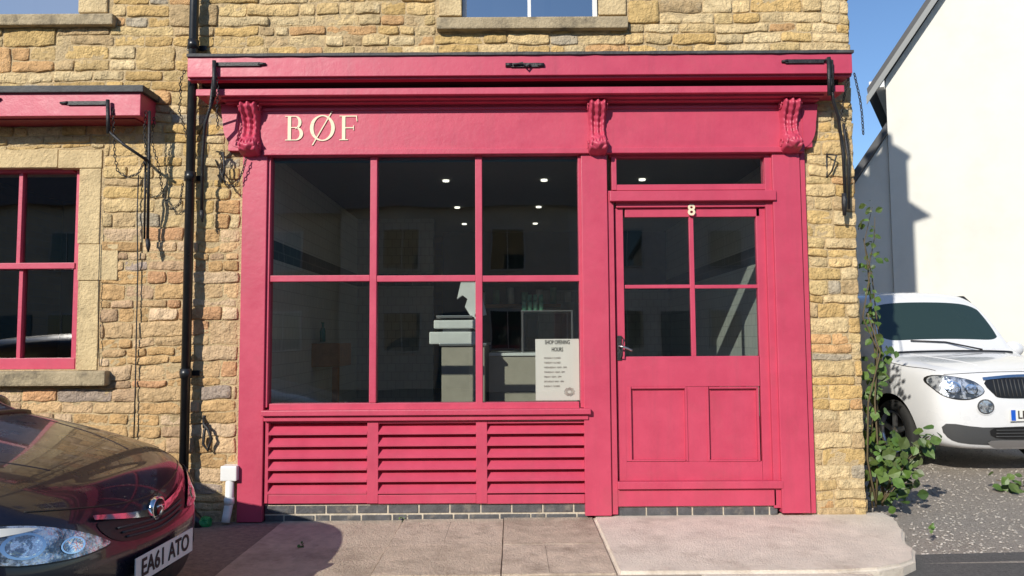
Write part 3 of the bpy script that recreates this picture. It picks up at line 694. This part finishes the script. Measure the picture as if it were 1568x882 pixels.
# ================================================================= PLANTS
def leaves(name,centers,parent,seed):
    rnd=random.Random(seed);V=[];Fc=[];C=[]
    for (c,n,rad,s) in centers:
        for i in range(n):
            d=Vector((rnd.gauss(0,1),rnd.gauss(0,1),rnd.gauss(0,1))); d=d.normalized()*rad*rnd.random()**.6
            p=Vector(c)+d
            nrm=(d.normalized()*.5+Vector((rnd.uniform(-.6,.3),rnd.uniform(-1,0),rnd.uniform(0,1)))).normalized()
            ax=nrm.orthogonal().normalized(); ax=Matrix.Rotation(rnd.random()*6.28,3,nrm)@ax; ax=(ax+Vector((0,0,-.4))).normalized(); bx=nrm.cross(ax).normalized()
            L=s*rnd.uniform(.6,1.25); W=L*.42; b=len(V); g=rnd.uniform(.6,1.5)
            c0=(.06*g+.02*rnd.random(),.12*g,.022*g)
            for (u,w,h) in ((0,0,0),(.25,.8,.04),(.55,1,.06),(.8,.55,.02),(1,0,-.12),(.8,-.55,.02),(.55,-1,.06),(.25,-.8,.04),(.5,0,-.04)):
                V.append(p+ax*u*L+bx*w*W+nrm*h*L); C.append(c0)
            for k in range(8): Fc.append((b+8,b+k,b+(k+1)%8))
    return mesh(name,V,Fc,LEAF,parent,False,C)
CP=empty('climbing_plant'); rp=random.Random(5)
ctr=[]
for s in range(5):
    pts=[];y0=rp.uniform(.05,.3)
    base=[(1345,770),(1338,700),(1332,620),(1340,540),(1331,480),(1338,420),(1328,370),(1333,325)]
    top=[8,6,7,5,8][s]
    for q in base[:top]: pts.append(P(q[0]+rp.uniform(-10,12),q[1]+rp.uniform(-8,8),y0))
    tube('stem_%d'%s,pts,[.008-.0008*k for k in range(len(pts))],STEM,CP,6)
for (a,b,n,rad,s) in ((1330,318,7,.07,.05),(1326,345,7,.06,.05),(1336,370,6,.07,.05),(1340,395,9,.08,.06),(1330,425,6,.06,.05),(1325,405,4,.05,.05),(1332,448,6,.07,.05),
    (1332,470,9,.08,.06),(1330,500,9,.09,.07),(1345,520,8,.1,.07),(1358,545,6,.09,.07),(1335,560,10,.1,.07),(1345,590,9,.1,.08),(1332,610,8,.09,.07),(1350,575,5,.08,.07),(1335,635,8,.09,.07),
    (1340,660,12,.12,.08),(1360,680,18,.15,.09),(1345,700,22,.14,.09),(1380,690,16,.14,.09),(1405,680,12,.13,.09),(1425,668,8,.1,.08),(1390,715,16,.15,.09),(1365,735,22,.16,.10),(1345,750,18,.12,.09),(1350,722,18,.12,.09),(1395,745,9,.1,.08),(1375,765,10,.1,.07)):
    ctr.append((P(a,b,.18 if b<640 else .12+rp.uniform(-.1,.15)),n,rad,s))
leaves('leaves',ctr,CP,9)
for (a,b) in ((1430,665),(1412,690),(1400,740),(1385,700),(1375,765)):
    tube('side_stem',[P(1350,770,.12),P((1350+a)/2,(770+b)/2-14,.12),P(a,b,.12)],[.006,.004,.002],STEM,CP,5)
W1=empty('roadside_weed')
leaves('leaves',[(P(a,b,1.0),n,.12,.09) for a,b,n in ((1530,735,7),(1550,742,9),(1570,738,9),(1590,735,9),(1540,728,4))],W1,3)
tube('stem',[P(1600,760,1.0),P(1560,742,1.0),P(1525,735,1.0)],.004,STEM,W1,5)
W2=empty('gravel_weed'); leaves('leaves',[(P(1425,812,-.6)+Vector((0,0,.02)),10,.035,.03)],W2,4)
W3=empty('gap_weed'); leaves('leaves',[((X(460,820,-.7),-.7,-.01),14,.04,.025),((X(617,790,-.05),-.05,.0),8,.03,.02)],W3,4)
# ================================================================= NEIGHBOURING WHITE HOUSE (turned clockwise to the street)
WH=empty('rendered_house'); yw=8.9
e=M(1356,122,yw); WH.location=(e[0],yw,0); WH.rotation_euler=(0,0,R(-32)); ze=e[1]; sl=1.42; hw=4.0; za=ze+hw*sl
prism('gable_wall',[(0,-.2),(2*hw,-.2),(2*hw,ze),(hw,za),(0,ze)],0,9,RENDER,WH)
BARGE=mat('grey_bargeboard',(.22,.23,.23),.6)
for s in (1,-1):
    a=(hw-s*(hw+.30),za-sl*(hw+.30)); b=(hw,za)
    if s>0: pts=[(a[0],a[1]+.05),(b[0],b[1]+.05),(b[0],b[1]+.28),(a[0]-.02,a[1]+.24)]
    else: pts=[(b[0],b[1]+.05),(a[0],a[1]+.05),(a[0],a[1]+.24),(b[0],b[1]+.28)]
    prism('roof_slope',pts,-.22,9.2,SLATE,WH)
    if s>0: prism('bargeboard',[(a[0]-.03,a[1]-.08),(b[0],b[1]-.12),(b[0],b[1]+.06),(a[0]-.03,a[1]+.08)],-.25,-.223,BARGE,WH)
box('eaves_soffit',-.28,-.01,-.21,9,ze-.20,ze-.05,WHITEP,WH,.01)
p1=M(1362,198,yw); p2=M(1316,284,yw+.4); dx=-.72
prism('side_extension',[(-1.6,-.2),(-.01,-.2),(-.01,p1[1]-.1),(dx,p2[1]-.1),(-1.6,p2[1]-1.5)],.05,5,RENDER,WH)
prism('extension_roof',[(-1.75,p2[1]-1.75),(dx,p2[1]-.08),(-.005,p1[1]-.09),(-.005,p1[1]+.12),(dx,p2[1]+.14),(-1.75,p2[1]-1.5)],-.1,5,SLATE,WH)
# ================================================================= OPPOSITE TERRACE (seen in the reflections)
def house(name,x0,w,y,eave,ridge,m):
    e=empty(name); dep=7
    prism('walls',[(x0,-.12),(x0+w,-.12),(x0+w,eave),(x0,eave)],y-dep,y,m,e)
    v=[(x0,y+.3,eave-.1),(x0+w,y+.3,eave-.1),(x0+w,y-dep/2,ridge),(x0,y-dep/2,ridge),(x0,y-dep-.3,eave-.1),(x0+w,y-dep-.3,eave-.1)]
    mesh('roof',v,[(0,1,2,3),(3,2,5,4),(0,3,4),(1,5,2)],TILE_R,e)
    for zz in (.9,3.2):
        for k in range(2):
            cx=x0+w*(.27+.46*k)
            box('window_frame',cx-.5,cx+.5,y,y+.05,zz,zz+1.15,OFRAME,e,.01); box('window_pane',cx-.45,cx+.45,y+.05,y+.06,zz+.05,zz+1.1,CGLASS,e,0); box('window_bar',cx-.012,cx+.012,y+.06,y+.08,zz,zz+1.15,OFRAME,e,.004)
    box('door',x0+w*.5-.45,x0+w*.5+.45,y,y+.05,-.1,2.0,mat('door_paint',(.05,.10,.12),.4),e,.01)
    box('chimney',x0+w-.9,x0+w-.2,y-dep/2-.4,y-dep/2+.4,ridge-.5,ridge+1,BLUEB,e,.02)
house('terraced_house',-17,6.2,-15,5.2,7.8,HOUSER); house('terraced_house.001',-10.8,6,-15.2,4.9,7.6,mat('opp_stone',(.30,.24,.17),.9,var=.2)); house('terraced_house.002',-4.8,6.4,-15,5.0,7.8,HOUSER)
house('terraced_house.003',1.6,6,-15.1,5.0,7.7,mat('opp_white',(.5,.48,.44),.9,var=.1)); house('terraced_house.004',7.6,6.3,-15,5.0,7.7,HOUSER)
# ================================================================= CARS
def carbody(name,stations,front_c,rear_c,ws,side,rear,paint,parent,wheels,wr,halfw):
    bm=bmesh.new(); rings=[]
    for st in stations:
        L=[bm.verts.new(p) for p in st]
        Rr=[L[0]]+[bm.verts.new((p[0],-p[1],p[2])) for p in st[1:7]]+[L[7]]
        rings.append((L,Rr))
    fm={}
    for i in range(len(rings)-1):
        for k in range(7):
            a,b=rings[i][0],rings[i+1][0]; f1=bm.faces.new((a[k],b[k],b[k+1],a[k+1]))
            a,b=rings[i][1],rings[i+1][1]; f2=bm.faces.new((a[k],a[k+1],b[k+1],b[k]))
            fm[(i,k)]=(f1,f2)
    for ri,cc in ((0,front_c),(-1,rear_c)):
        L,Rr=rings[ri]; C=[L[0]]+[bm.verts.new(p) for p in cc]+[L[7]]
        for k in range(7):
            q1=[L[k],L[k+1],C[k+1],C[k]]; q2=[Rr[k+1],Rr[k],C[k],C[k+1]]
            for q in (q1,q2):
                u=[]; [u.append(x) for x in q if x not in u]
                if len(u)>=3: bm.faces.new(u if ri==0 else u[::-1])
    bmesh.ops.recalc_face_normals(bm,faces=bm.faces)
    for keys,ind in ((ws,False),(side,True),(rear,False)):
        fs=[f for k in keys for f in fm[k]]
        if ind: r=bmesh.ops.inset_individual(bm,faces=fs,thickness=.028,use_even_offset=True)
        else: r=bmesh.ops.inset_region(bm,faces=fs,thickness=.03,use_even_offset=True)
        for f in r['faces']: f.material_index=1 if not ind else 2
        for f in fs: f.material_index=3
    me=bpy.data.meshes.new(name); bm.to_mesh(me); bm.free()
    ml=[paint,paint,BLACK,CGLASS]
    for q in ml: me.materials.append(q)
    o=bpy.data.objects.new(name,me); col.objects.link(o)
    s=o.modifiers.new('s','SUBSURF'); s.levels=3; s.render_levels=3
    cut=[]
    for (wx,wz) in wheels:
        for sgn in (1,-1):
            bm=bmesh.new(); bmesh.ops.create_cone(bm,cap_ends=True,segments=40,radius1=wr+.05,radius2=wr+.05,depth=.6,matrix=Matrix.Translation((wx,sgn*(halfw-.26+.3),wz))@Matrix.Rotation(pi/2,4,'X'))
            for f in bm.faces: f.material_index=2
            c=bpy.data.meshes.new('cut'); bm.to_mesh(c); bm.free()
            for q in ml: c.materials.append(q)
            co=bpy.data.objects.new('cut',c); col.objects.link(co); cut.append(co)
            b=o.modifiers.new('b','BOOLEAN'); b.operation='DIFFERENCE'; b.object=co; b.solver='EXACT'
    dg=bpy.context.evaluated_depsgraph_get(); dg.update()
    nm=bpy.data.meshes.new_from_object(o.evaluated_get(dg)); o.modifiers.clear(); o.data=nm
    for c in cut: bpy.data.objects.remove(c)
    for p in nm.polygons: p.use_smooth=True
    bm=bmesh.new(); bm.from_mesh(nm)
    for e_ in bm.edges:
        if len(e_.link_faces)==2 and e_.calc_face_angle(0)>R(38): e_.smooth=False
    bm.to_mesh(nm); bvh=BVHTree.FromBMesh(bm); bm.free()
    o.parent=parent
    return o,bvh
def proj(bvh,u,v,mode,off):
    if mode=='f': o=Vector((2,u,v)); d=Vector((-1,0,0))
    elif mode=='t': o=Vector((u,v,4)); d=Vector((0,0,-1))
    elif mode=='r': o=Vector((u,-4,v)); d=Vector((0,1,0))
    elif mode=='l': o=Vector((u,4,v)); d=Vector((0,-1,0))
    h=bvh.ray_cast(o,d)
    if h[0] is None:
        h=bvh.find_nearest(Vector((-.15,u,v)) if mode=='f' else (Vector((u,v,.9)) if mode=='t' else Vector((u,-.9 if mode=='r' else .9,v))))
        p=h[0]; n=h[1]
    else: p,n=h[0],h[1]
    if n.dot(d)>0 : n=-n
    return p+n*off
def patch(name,bvh,outline,m,parent,mode='f',off=.005,cuts=4,sub=True):
    bm=bmesh.new(); vs=[bm.verts.new((a,b,0)) for a,b in outline]; bm.faces.new(vs)
    bmesh.ops.triangulate(bm,faces=bm.faces[:])
    for _ in range(cuts): bmesh.ops.subdivide_edges(bm,edges=[e for e in bm.edges if e.calc_length()>.03],cuts=1); bmesh.ops.triangulate(bm,faces=bm.faces[:])
    for v in bm.verts: v.co=proj(bvh,v.co.x,v.co.y,mode,off)
    me=bpy.data.meshes.new(name); bm.to_mesh(me); bm.free(); me.materials.append(m)
    for p in me.polygons: p.use_smooth=True
    o=bpy.data.objects.new(name,me); col.objects.link(o); o.parent=parent
    return o
def smoothpoly(pts,n=5,closed=True):
    out=[];N=len(pts)
    for i in range(N if closed else N-1):
        p0=pts[(i-1)%N] if closed or i>0 else pts[0];p1=pts[i];p2=pts[(i+1)%N];p3=pts[(i+2)%N] if closed or i+2<N else pts[-1]
        for k in range(n):
            t=k/n; out.append(tuple(.5*((2*p1[j])+(-p0[j]+p2[j])*t+(2*p0[j]-5*p1[j]+4*p2[j]-p3[j])*t*t+(-p0[j]+3*p1[j]-3*p2[j]+p3[j])*t**3) for j in range(2)))
    if not closed: out.append(pts[-1])
    return out
def sline(name,bvh,pts,mode,r,m,parent,off=0.0,seg=6):
    pts=smoothpoly(pts,8,False)
    return tube(name,[proj(bvh,a,b,mode,off) for a,b in pts],r,m,parent,seg)
def wheel(name,x,y,z,r,w,side,parent):
    e=empty(name,(x,y,z)); e.parent=parent
    def lathe(nm,prof,m,seg=40):
        v=[];f=[]
        for (rr,yy) in prof:
            for k in range(seg): v.append((rr*math.cos(2*pi*k/seg),yy*side,rr*math.sin(2*pi*k/seg)))
        for i in range(len(prof)-1):
            for k in range(seg): f.append((i*seg+k,i*seg+(k+1)%seg,(i+1)*seg+(k+1)%seg,(i+1)*seg+k))
        mesh(nm,v,f,m,e,True)
    lathe('tyre',[(r*.62,-w/2),(r*.95,-w/2),(r,-w*.4),(r,w*.4),(r*.95,w/2),(r*.66,w/2),(r*.64,w*.4)],RUBBER)
    lathe('rim',[(r*.66,w*.46),(r*.62,w*.42),(r*.60,w*.1),(r*.2,w*.05),(.001,w*.05)],BLACK)
    lathe('rim_edge',[(r*.66,w*.5),(r*.61,w*.46),(r*.60,w*.3)],ALLOY)
    lathe('hub',[(r*.16,w*.1),(r*.15,w*.4),(.001,w*.42)],ALLOY)
    for s in range(5):
        an=2*pi*s/5+.3; c,sn=math.cos(an),math.sin(an); t=(-sn,c)
        v=[]
        for rr,ww in ((r*.12,r*.09),(r*.62,r*.07)):
            for q in (-1,1):
                for yy in (w*.28,w*.40): v.append((c*rr+t[0]*ww*q,yy*side,sn*rr+t[1]*ww*q))
        mesh('spoke',v,[(0,1,3,2),(4,6,7,5),(0,4,5,1),(2,3,7,6),(1,5,7,3),(0,2,6,4)],ALLOY,e)
def plate(name,bvh,z,txt,parent,blue=False,dx=.02):
    p=proj(bvh,0,z,'f',dx)
    e=empty(name); e.parent=parent
    box('plate_board',p.x-.006,p.x,-.26,.26,z-.056,z+.056,PLATEW,e,.003)
    c=bpy.data.curves.new('plate_text','FONT'); c.body=txt; c.size=.105; c.align_x='CENTER'; c.align_y='CENTER'; c.extrude=.0008; c.offset=.002; c.materials.append(INK)
    o=bpy.data.objects.new('plate_text',c); o.rotation_euler=(R(90),0,R(90)); o.location=(p.x+.002,.02 if blue else 0,z); o.scale=(.92,1,1); col.objects.link(o); o.parent=e
    if blue: box('country_band',p.x,p.x+.002,-.255,-.21,z-.05,z+.05,BLUE,e,0)
def ST(x,xo,z,w):
    xs=[x+q for q in xo]
    return [(xs[0],0,z[0]),(xs[1],w[0],z[0]),(xs[2],w[1],z[1]),(xs[3],w[2],z[2]),(xs[4],w[3],z[3]),(xs[5],w[4],z[4]),(xs[6],w[4]*.55,z[5]-.008),(xs[7],0,z[5])]
O=[0]*8
HC=empty('hatchback_car')
sts=[ST(-.10,[0,0,.03,.05,.0,-.06,-.08,-.08],(.20,.28,.50,.68,.78,.82),(.56,.63,.66,.62,.56)),
 ST(-.28,[0,0,0,.02,0,-.02,-.02,-.02],(.18,.27,.52,.74,.84,.89),(.62,.77,.82,.79,.66)),
 ST(-.60,O,(.18,.26,.55,.81,.92,.965),(.66,.83,.865,.84,.72)),
 ST(-.98,O,(.18,.25,.58,.90,1.01,1.045),(.66,.85,.875,.85,.70)),
 ST(-1.14,O,(.18,.25,.58,.92,1.04,1.075),(.66,.85,.875,.85,.69)),
 ST(-1.80,O,(.18,.25,.58,.95,1.40,1.46),(.66,.85,.875,.85,.56)),
 ST(-2.60,O,(.18,.25,.58,.97,1.44,1.51),(.66,.85,.875,.85,.57)),
 ST(-3.40,O,(.18,.25,.58,.98,1.40,1.46),(.66,.85,.875,.84,.55)),
 ST(-3.82,O,(.22,.28,.58,.95,1.06,1.10),(.62,.80,.84,.80,.60)),
 ST(-3.98,O,(.26,.32,.56,.80,.88,.92),(.52,.66,.70,.66,.50))]
fc=[(-.02,0,.20),(.06,0,.28),(.09,0,.50),(.04,0,.68),(-.06,0,.79),(-.13,0,.825)]
rc=[(-4.0,0,.26),(-4.03,0,.32),(-4.04,0,.56),(-4.03,0,.80),(-4.0,0,.88),(-3.98,0,.92)]
ob,bv=carbody('bodyshell',sts,fc,rc,[(4,5),(4,6)],[(5,4),(6,4)],[(7,5),(7,6)],CARDK,HC,[(-.80,.30),(-3.28,.30)],.30,.87)
for i,(wx,wy) in enumerate(((-.80,-.76),(-.80,.76),(-3.28,-.76),(-3.28,.76))): wheel('wheel_%d'%i,wx,wy,.30,.30,.19,1 if wy>0 else -1,HC)
def lampset(bv,hl,par,parts):
    cx=sum(a for a,b in hl)/len(hl); cz=sum(b for a,b in hl)/len(hl)
    patch('headlamp_seal',bv,[(cx+(a-cx)*1.04,cz+(b-cz)*1.09) for a,b in hl],BLACK,par,'f',.004)
    patch('headlamp_lens',bv,hl,LAMPG,par,'f',.010)
    for (yy,zz,ra,rb) in parts:
        ring=lambda k:[(yy+ra*k*math.cos(a*pi/10),zz+rb*k*math.sin(a*pi/10)) for a in range(20)]
        patch('headlamp_bezel',bv,ring(1.0),CHROME,par,'f',.013,2)
        patch('headlamp_bowl',bv,ring(.82),LAMPC,par,'f',.015,2)
for s in (-1,1):
    hl=smoothpoly([(s*.34,.575),(s*.46,.565),(s*.60,.575),(s*.72,.60),(s*.785,.66),(s*.79,.735),(s*.72,.735),(s*.60,.71),(s*.46,.655),(s*.36,.60)],3)
    lampset(bv,hl,HC,[(s*.50,.612,.05,.030),(s*.655,.650,.062,.046)])
    patch('indicator',bv,smoothpoly([(s*.60,.700),(s*.72,.726),(s*.775,.722),(s*.76,.70),(s*.70,.695)],3),PLATEW,HC,'f',.014,2)
gr=smoothpoly([(-.36,.665),(-.18,.64),(0,.63),(.18,.64),(.36,.665),(.33,.60),(.22,.555),(0,.54),(-.22,.555),(-.33,.60)],4)
patch('grille_opening',bv,gr,BLACK,HC,'f',.004)
for k in range(3): sline('grille_slat',bv,[(-.28+.02*k,.622-.022*k),(0,.605-.022*k),(.28-.02*k,.622-.022*k)],'f',.005,TRIM,HC,.008)
def strip(name,bvh,top,bot,m,par,off):
    patch(name,bvh,smoothpoly(top,5,False)+smoothpoly(bot,5,False)[::-1],m,par,'f',off)
strip('chrome_bar',bv,[(-.38,.695),(-.2,.665),(-.06,.65),(.06,.65),(.2,.665),(.38,.695)],[(-.38,.678),(-.2,.642),(-.06,.620),(.06,.620),(.2,.642),(.38,.678)],CHROME,HC,.016)
p=proj(bv,0,.645,'f',.0)
tube('badge_ring',[(p.x-.01,0,.645),(p.x+.022,0,.642),(p.x+.024,0,.642)],[.056,.056,.050],CHROME,HC,28)
tube('badge_face',[(p.x+.0,0,.643),(p.x+.026,0,.641)],.046,BLACK,HC,28)
for s in (-1,1): tube('badge_emblem',[(p.x+.028,-.03*s,.655),(p.x+.03,0,.66),(p.x+.03,.02,.64),(p.x+.028,-.01*s,.615)],.006,CHROME,HC,6)
tube('badge_centre',[(p.x+.026,0,.64),(p.x+.030,0,.64)],.025,RED,HC,20)
patch('lower_intake',bv,smoothpoly([(-.46,.34),(0,.35),(.46,.34),(.40,.235),(0,.225),(-.40,.235)],4),BLACK,HC,'f',.004)
for s in (-1,1): patch('fog_recess',bv,smoothpoly([(s*.54,.36),(s*.68,.38),(s*.70,.30),(s*.56,.27)],4),BLACK,HC,'f',.004); patch('fog_lamp',bv,[(s*.63+.035*math.cos(a*pi/8),.325+.035*math.sin(a*pi/8)) for a in range(16)],LAMPG,HC,'f',.010,2)
plate('number_plate',bv,.435,'EA61 ATO',HC,dx=.03)
sline('bonnet_shut_front',bv,[(-.60,.765),(-.40,.735),(-.2,.71),(0,.70),(.2,.71),(.40,.735),(.60,.765)],'f',.0035,BLACK,HC)
for s in (-1,1):
    sline('bonnet_shut_side',bv,[(-.33,s*.66),(-.60,s*.73),(-.98,s*.72)],'t',.0035,BLACK,HC)
    sline('bonnet_crease',bv,[(-.30,s*.30),(-.60,s*.42),(-1.0,s*.52)],'t',.006,CARDK,HC,-.003)
sline('wiper_cowl',bv,[(-1.05,-.62),(-1.0,0),(-1.05,.62)],'t',.02,BLACK,HC)
tube('wiper_arm',[proj(bv,-1.08,-.45,'t',.02),proj(bv,-1.16,-.1,'t',.02),proj(bv,-1.2,.25,'t',.02)],.008,BLACK,HC)
def mirror(par,x,y,z,m,s):
    bm=bmesh.new(); bmesh.ops.create_uvsphere(bm,u_segments=16,v_segments=10,radius=1)
    for q in bm.verts: q.co=Vector((q.co.x*.07*s,q.co.y*.11*s,q.co.z*.08*s))
    me=bpy.data.meshes.new('door_mirror'); bm.to_mesh(me); bm.free(); me.materials.append(m)
    for p in me.polygons:p.use_smooth=True
    o=bpy.data.objects.new('door_mirror',me); o.location=(x,y,z); col.objects.link(o); o.parent=par
for s in (-1,1): mirror(HC,-1.5,s*.96,1.02,CARDK,1)
HC.location=(-1.66,-2.02,-.115); HC.rotation_euler=(0,0,R(-2))
# --- white SUV
SV=empty('suv_car')
sts=[ST(-.10,[0,0,.03,.05,.03,-.01,-.05,-.05],(.24,.32,.58,.84,.96,1.0),(.66,.76,.80,.79,.72)),
 ST(-.24,[0,0,0,.02,0,-.02,-.02,-.02],(.22,.30,.58,.90,1.03,1.06),(.72,.86,.905,.88,.79)),
 ST(-.60,O,(.22,.29,.60,.96,1.08,1.11),(.72,.88,.915,.90,.81)),
 ST(-1.0,O,(.22,.29,.62,1.01,1.12,1.15),(.72,.89,.915,.90,.82)),
 ST(-1.14,O,(.22,.29,.62,1.03,1.14,1.17),(.72,.89,.915,.90,.82)),
 ST(-1.66,O,(.22,.29,.62,1.08,1.78,1.85),(.72,.89,.915,.90,.74)),
 ST(-2.60,O,(.22,.29,.62,1.09,1.82,1.90),(.72,.89,.915,.90,.75)),
 ST(-3.75,O,(.22,.29,.62,1.09,1.78,1.85),(.72,.89,.915,.90,.73)),
 ST(-4.08,O,(.24,.31,.62,1.06,1.18,1.21),(.70,.86,.89,.87,.74)),
 ST(-4.20,O,(.28,.36,.62,.92,1.0,1.04),(.60,.76,.80,.76,.66))]
fc=[(-.05,0,.24),(.02,0,.32),(.05,0,.58),(.03,0,.84),(-.04,0,.97),(-.10,0,1.01)]
rc=[(-4.22,0,.28),(-4.25,0,.36),(-4.26,0,.62),(-4.24,0,.92),(-4.22,0,1.0),(-4.2,0,1.04)]
ob,bv=carbody('bodyshell',sts,fc,rc,[(4,5),(4,6)],[(5,4),(6,4)],[(7,5),(7,6)],CARWH,SV,[(-.84,.34),(-3.42,.34)],.34,.91)
for i,(wx,wy) in enumerate(((-.84,-.79),(-.84,.79),(-3.42,-.79),(-3.42,.79))): wheel('wheel_%d'%i,wx,wy,.33,.33,.21,1 if wy>0 else -1,SV)
for s in (-1,1):
    hl=smoothpoly([(s*.47,.80),(s*.58,.735),(s*.72,.73),(s*.82,.77),(s*.86,.87),(s*.82,.935),(s*.68,.925),(s*.54,.885)],4)
    lampset(bv,hl,SV,[(s*.58,.815,.055,.05),(s*.73,.83,.065,.062)])
    ci=lambda r:[(s*.47+r*math.cos(a*pi/10),.655+r*.9*math.sin(a*pi/10)) for a in range(20)]
    patch('fog_lamp_bezel',bv,ci(.088),CARWH,SV,'f',.008,2); patch('fog_lamp_ring',bv,ci(.078),TRIM,SV,'f',.011,2); patch('fog_lamp',bv,ci(.066),LAMPC,SV,'f',.014,2)
    tube('roof_rail',[proj(bv,-1.70,s*.70,'t',.01),proj(bv,-1.85,s*.70,'t',.06),proj(bv,-2.6,s*.71,'t',.065),proj(bv,-3.4,s*.70,'t',.06),proj(bv,-3.65,s*.70,'t',.01)],.016,BLACK,SV)
    mirror(SV,-1.42,s*1.0,1.17,CARWH,1.15)
    sline('bonnet_crease',bv,[(-.25,s*.36),(-.6,s*.46),(-1.0,s*.56)],'t',.010,CARWH,SV,-.004)
    sline('bonnet_shut_side',bv,[(-.28,s*.78),(-.6,s*.84),(-1.0,s*.85)],'t',.004,BLACK,SV)
patch('grille_opening',bv,smoothpoly([(-.43,.90),(0,.925),(.43,.90),(.38,.77),(.30,.735),(0,.73),(-.30,.735),(-.38,.77)],4),BLACK,SV,'f',.004)
strip('grille_chrome',bv,[(-.455,.925),(-.2,.945),(0,.95),(.2,.945),(.455,.925)],[(-.455,.90),(-.2,.922),(0,.928),(.2,.922),(.455,.90)],CHROME,SV,.014)
for k in range(19):
    yy=-.36+.04*k; tube('grille_bar',[proj(bv,yy,.752,'f',.008),proj(bv,yy,.905,'f',.010)],.005,TRIM,SV,5)
patch('lower_bumper_trim',bv,smoothpoly([(-.80,.49),(-.5,.46),(0,.47),(.5,.46),(.80,.49),(.78,.36),(.6,.30),(0,.29),(-.6,.30),(-.78,.36)],3),TRIM,SV,'f',.006)
patch('intake_mesh',bv,smoothpoly([(-.40,.455),(0,.46),(.40,.455),(.38,.36),(0,.35),(-.38,.36)],3),BLACK,SV,'f',.010)
patch('skid_trim',bv,smoothpoly([(-.42,.335),(0,.335),(.42,.335),(.36,.275),(0,.27),(-.36,.275)],3),ALLOY,SV,'f',.012)
for k in range(3): sline('intake_slat',bv,[(-.38,.375+.03*k),(0,.375+.03*k),(.38,.375+.03*k)],'f',.005,TRIM,SV,.014)
plate('number_plate',bv,.575,'LR10 VKX',SV,True,.02)
sline('bonnet_shut_front',bv,[(-.76,.955),(-.4,.975),(0,.98),(.4,.975),(.76,.955)],'f',.004,BLACK,SV)
sline('wiper_cowl',bv,[(-1.08,-.70),(-1.04,0),(-1.08,.70)],'t',.02,BLACK,SV)
tube('wiper_arm',[proj(bv,-1.08,.35,'t',.02),proj(bv,-1.2,0,'t',.02),proj(bv,-1.22,-.4,'t',.02)],.009,BLACK,SV)
SV.location=(4.97,1.62,-.035); SV.rotation_euler=(0,0,math.atan2(-1,.10))
# ================================================================= LIGHT
w=bpy.data.worlds.new('World'); scene.world=w; w.use_nodes=True
nt=w.node_tree; bg=nt.nodes['Background']; sk=nt.nodes.new('ShaderNodeTexSky'); sk.sky_type='NISHITA'; sk.sun_disc=False
Ld=Vector((.60,1,-.62)).normalized()
sk.sun_elevation=math.asin(-Ld.z); sk.sun_rotation=math.atan2(-Ld.x,-Ld.y)%(2*pi)
sk.air_density=1.0; sk.dust_density=.15; sk.ozone_density=5.0
nt.links.new(sk.outputs[0],bg.inputs[0]); bg.inputs[1].default_value=.15
sd=bpy.data.lights.new('sun','SUN'); sd.energy=4.9; sd.angle=R(.5); sd.color=(1,.94,.83)
so=bpy.data.objects.new('sun',sd); so.rotation_euler=Ld.to_track_quat('-Z','Y').to_euler(); so.location=(-6,-10,8); col.objects.link(so)
# ================================================================= CAMERA
cd=bpy.data.cameras.new('camera'); cd.sensor_width=36; cd.lens=F/1568*36; cd.clip_end=1000; cd.clip_start=.05
co=bpy.data.objects.new('camera',cd); col.objects.link(co)
fw=Vector((0,math.cos(TH),math.sin(TH))); up=Vector((0,-math.sin(TH),math.cos(TH))); rt=Vector((1,0,0))
cr=rt*math.cos(RHO)-up*math.sin(RHO); cu=rt*math.sin(RHO)+up*math.cos(RHO)
mw=Matrix((cr,cu,-fw)).transposed().to_4x4(); mw.translation=Vector((0,-D,H)); co.matrix_world=mw
scene.camera=co
scene.view_settings.view_transform='Standard'; scene.view_settings.look='None'; scene.view_settings.exposure=0
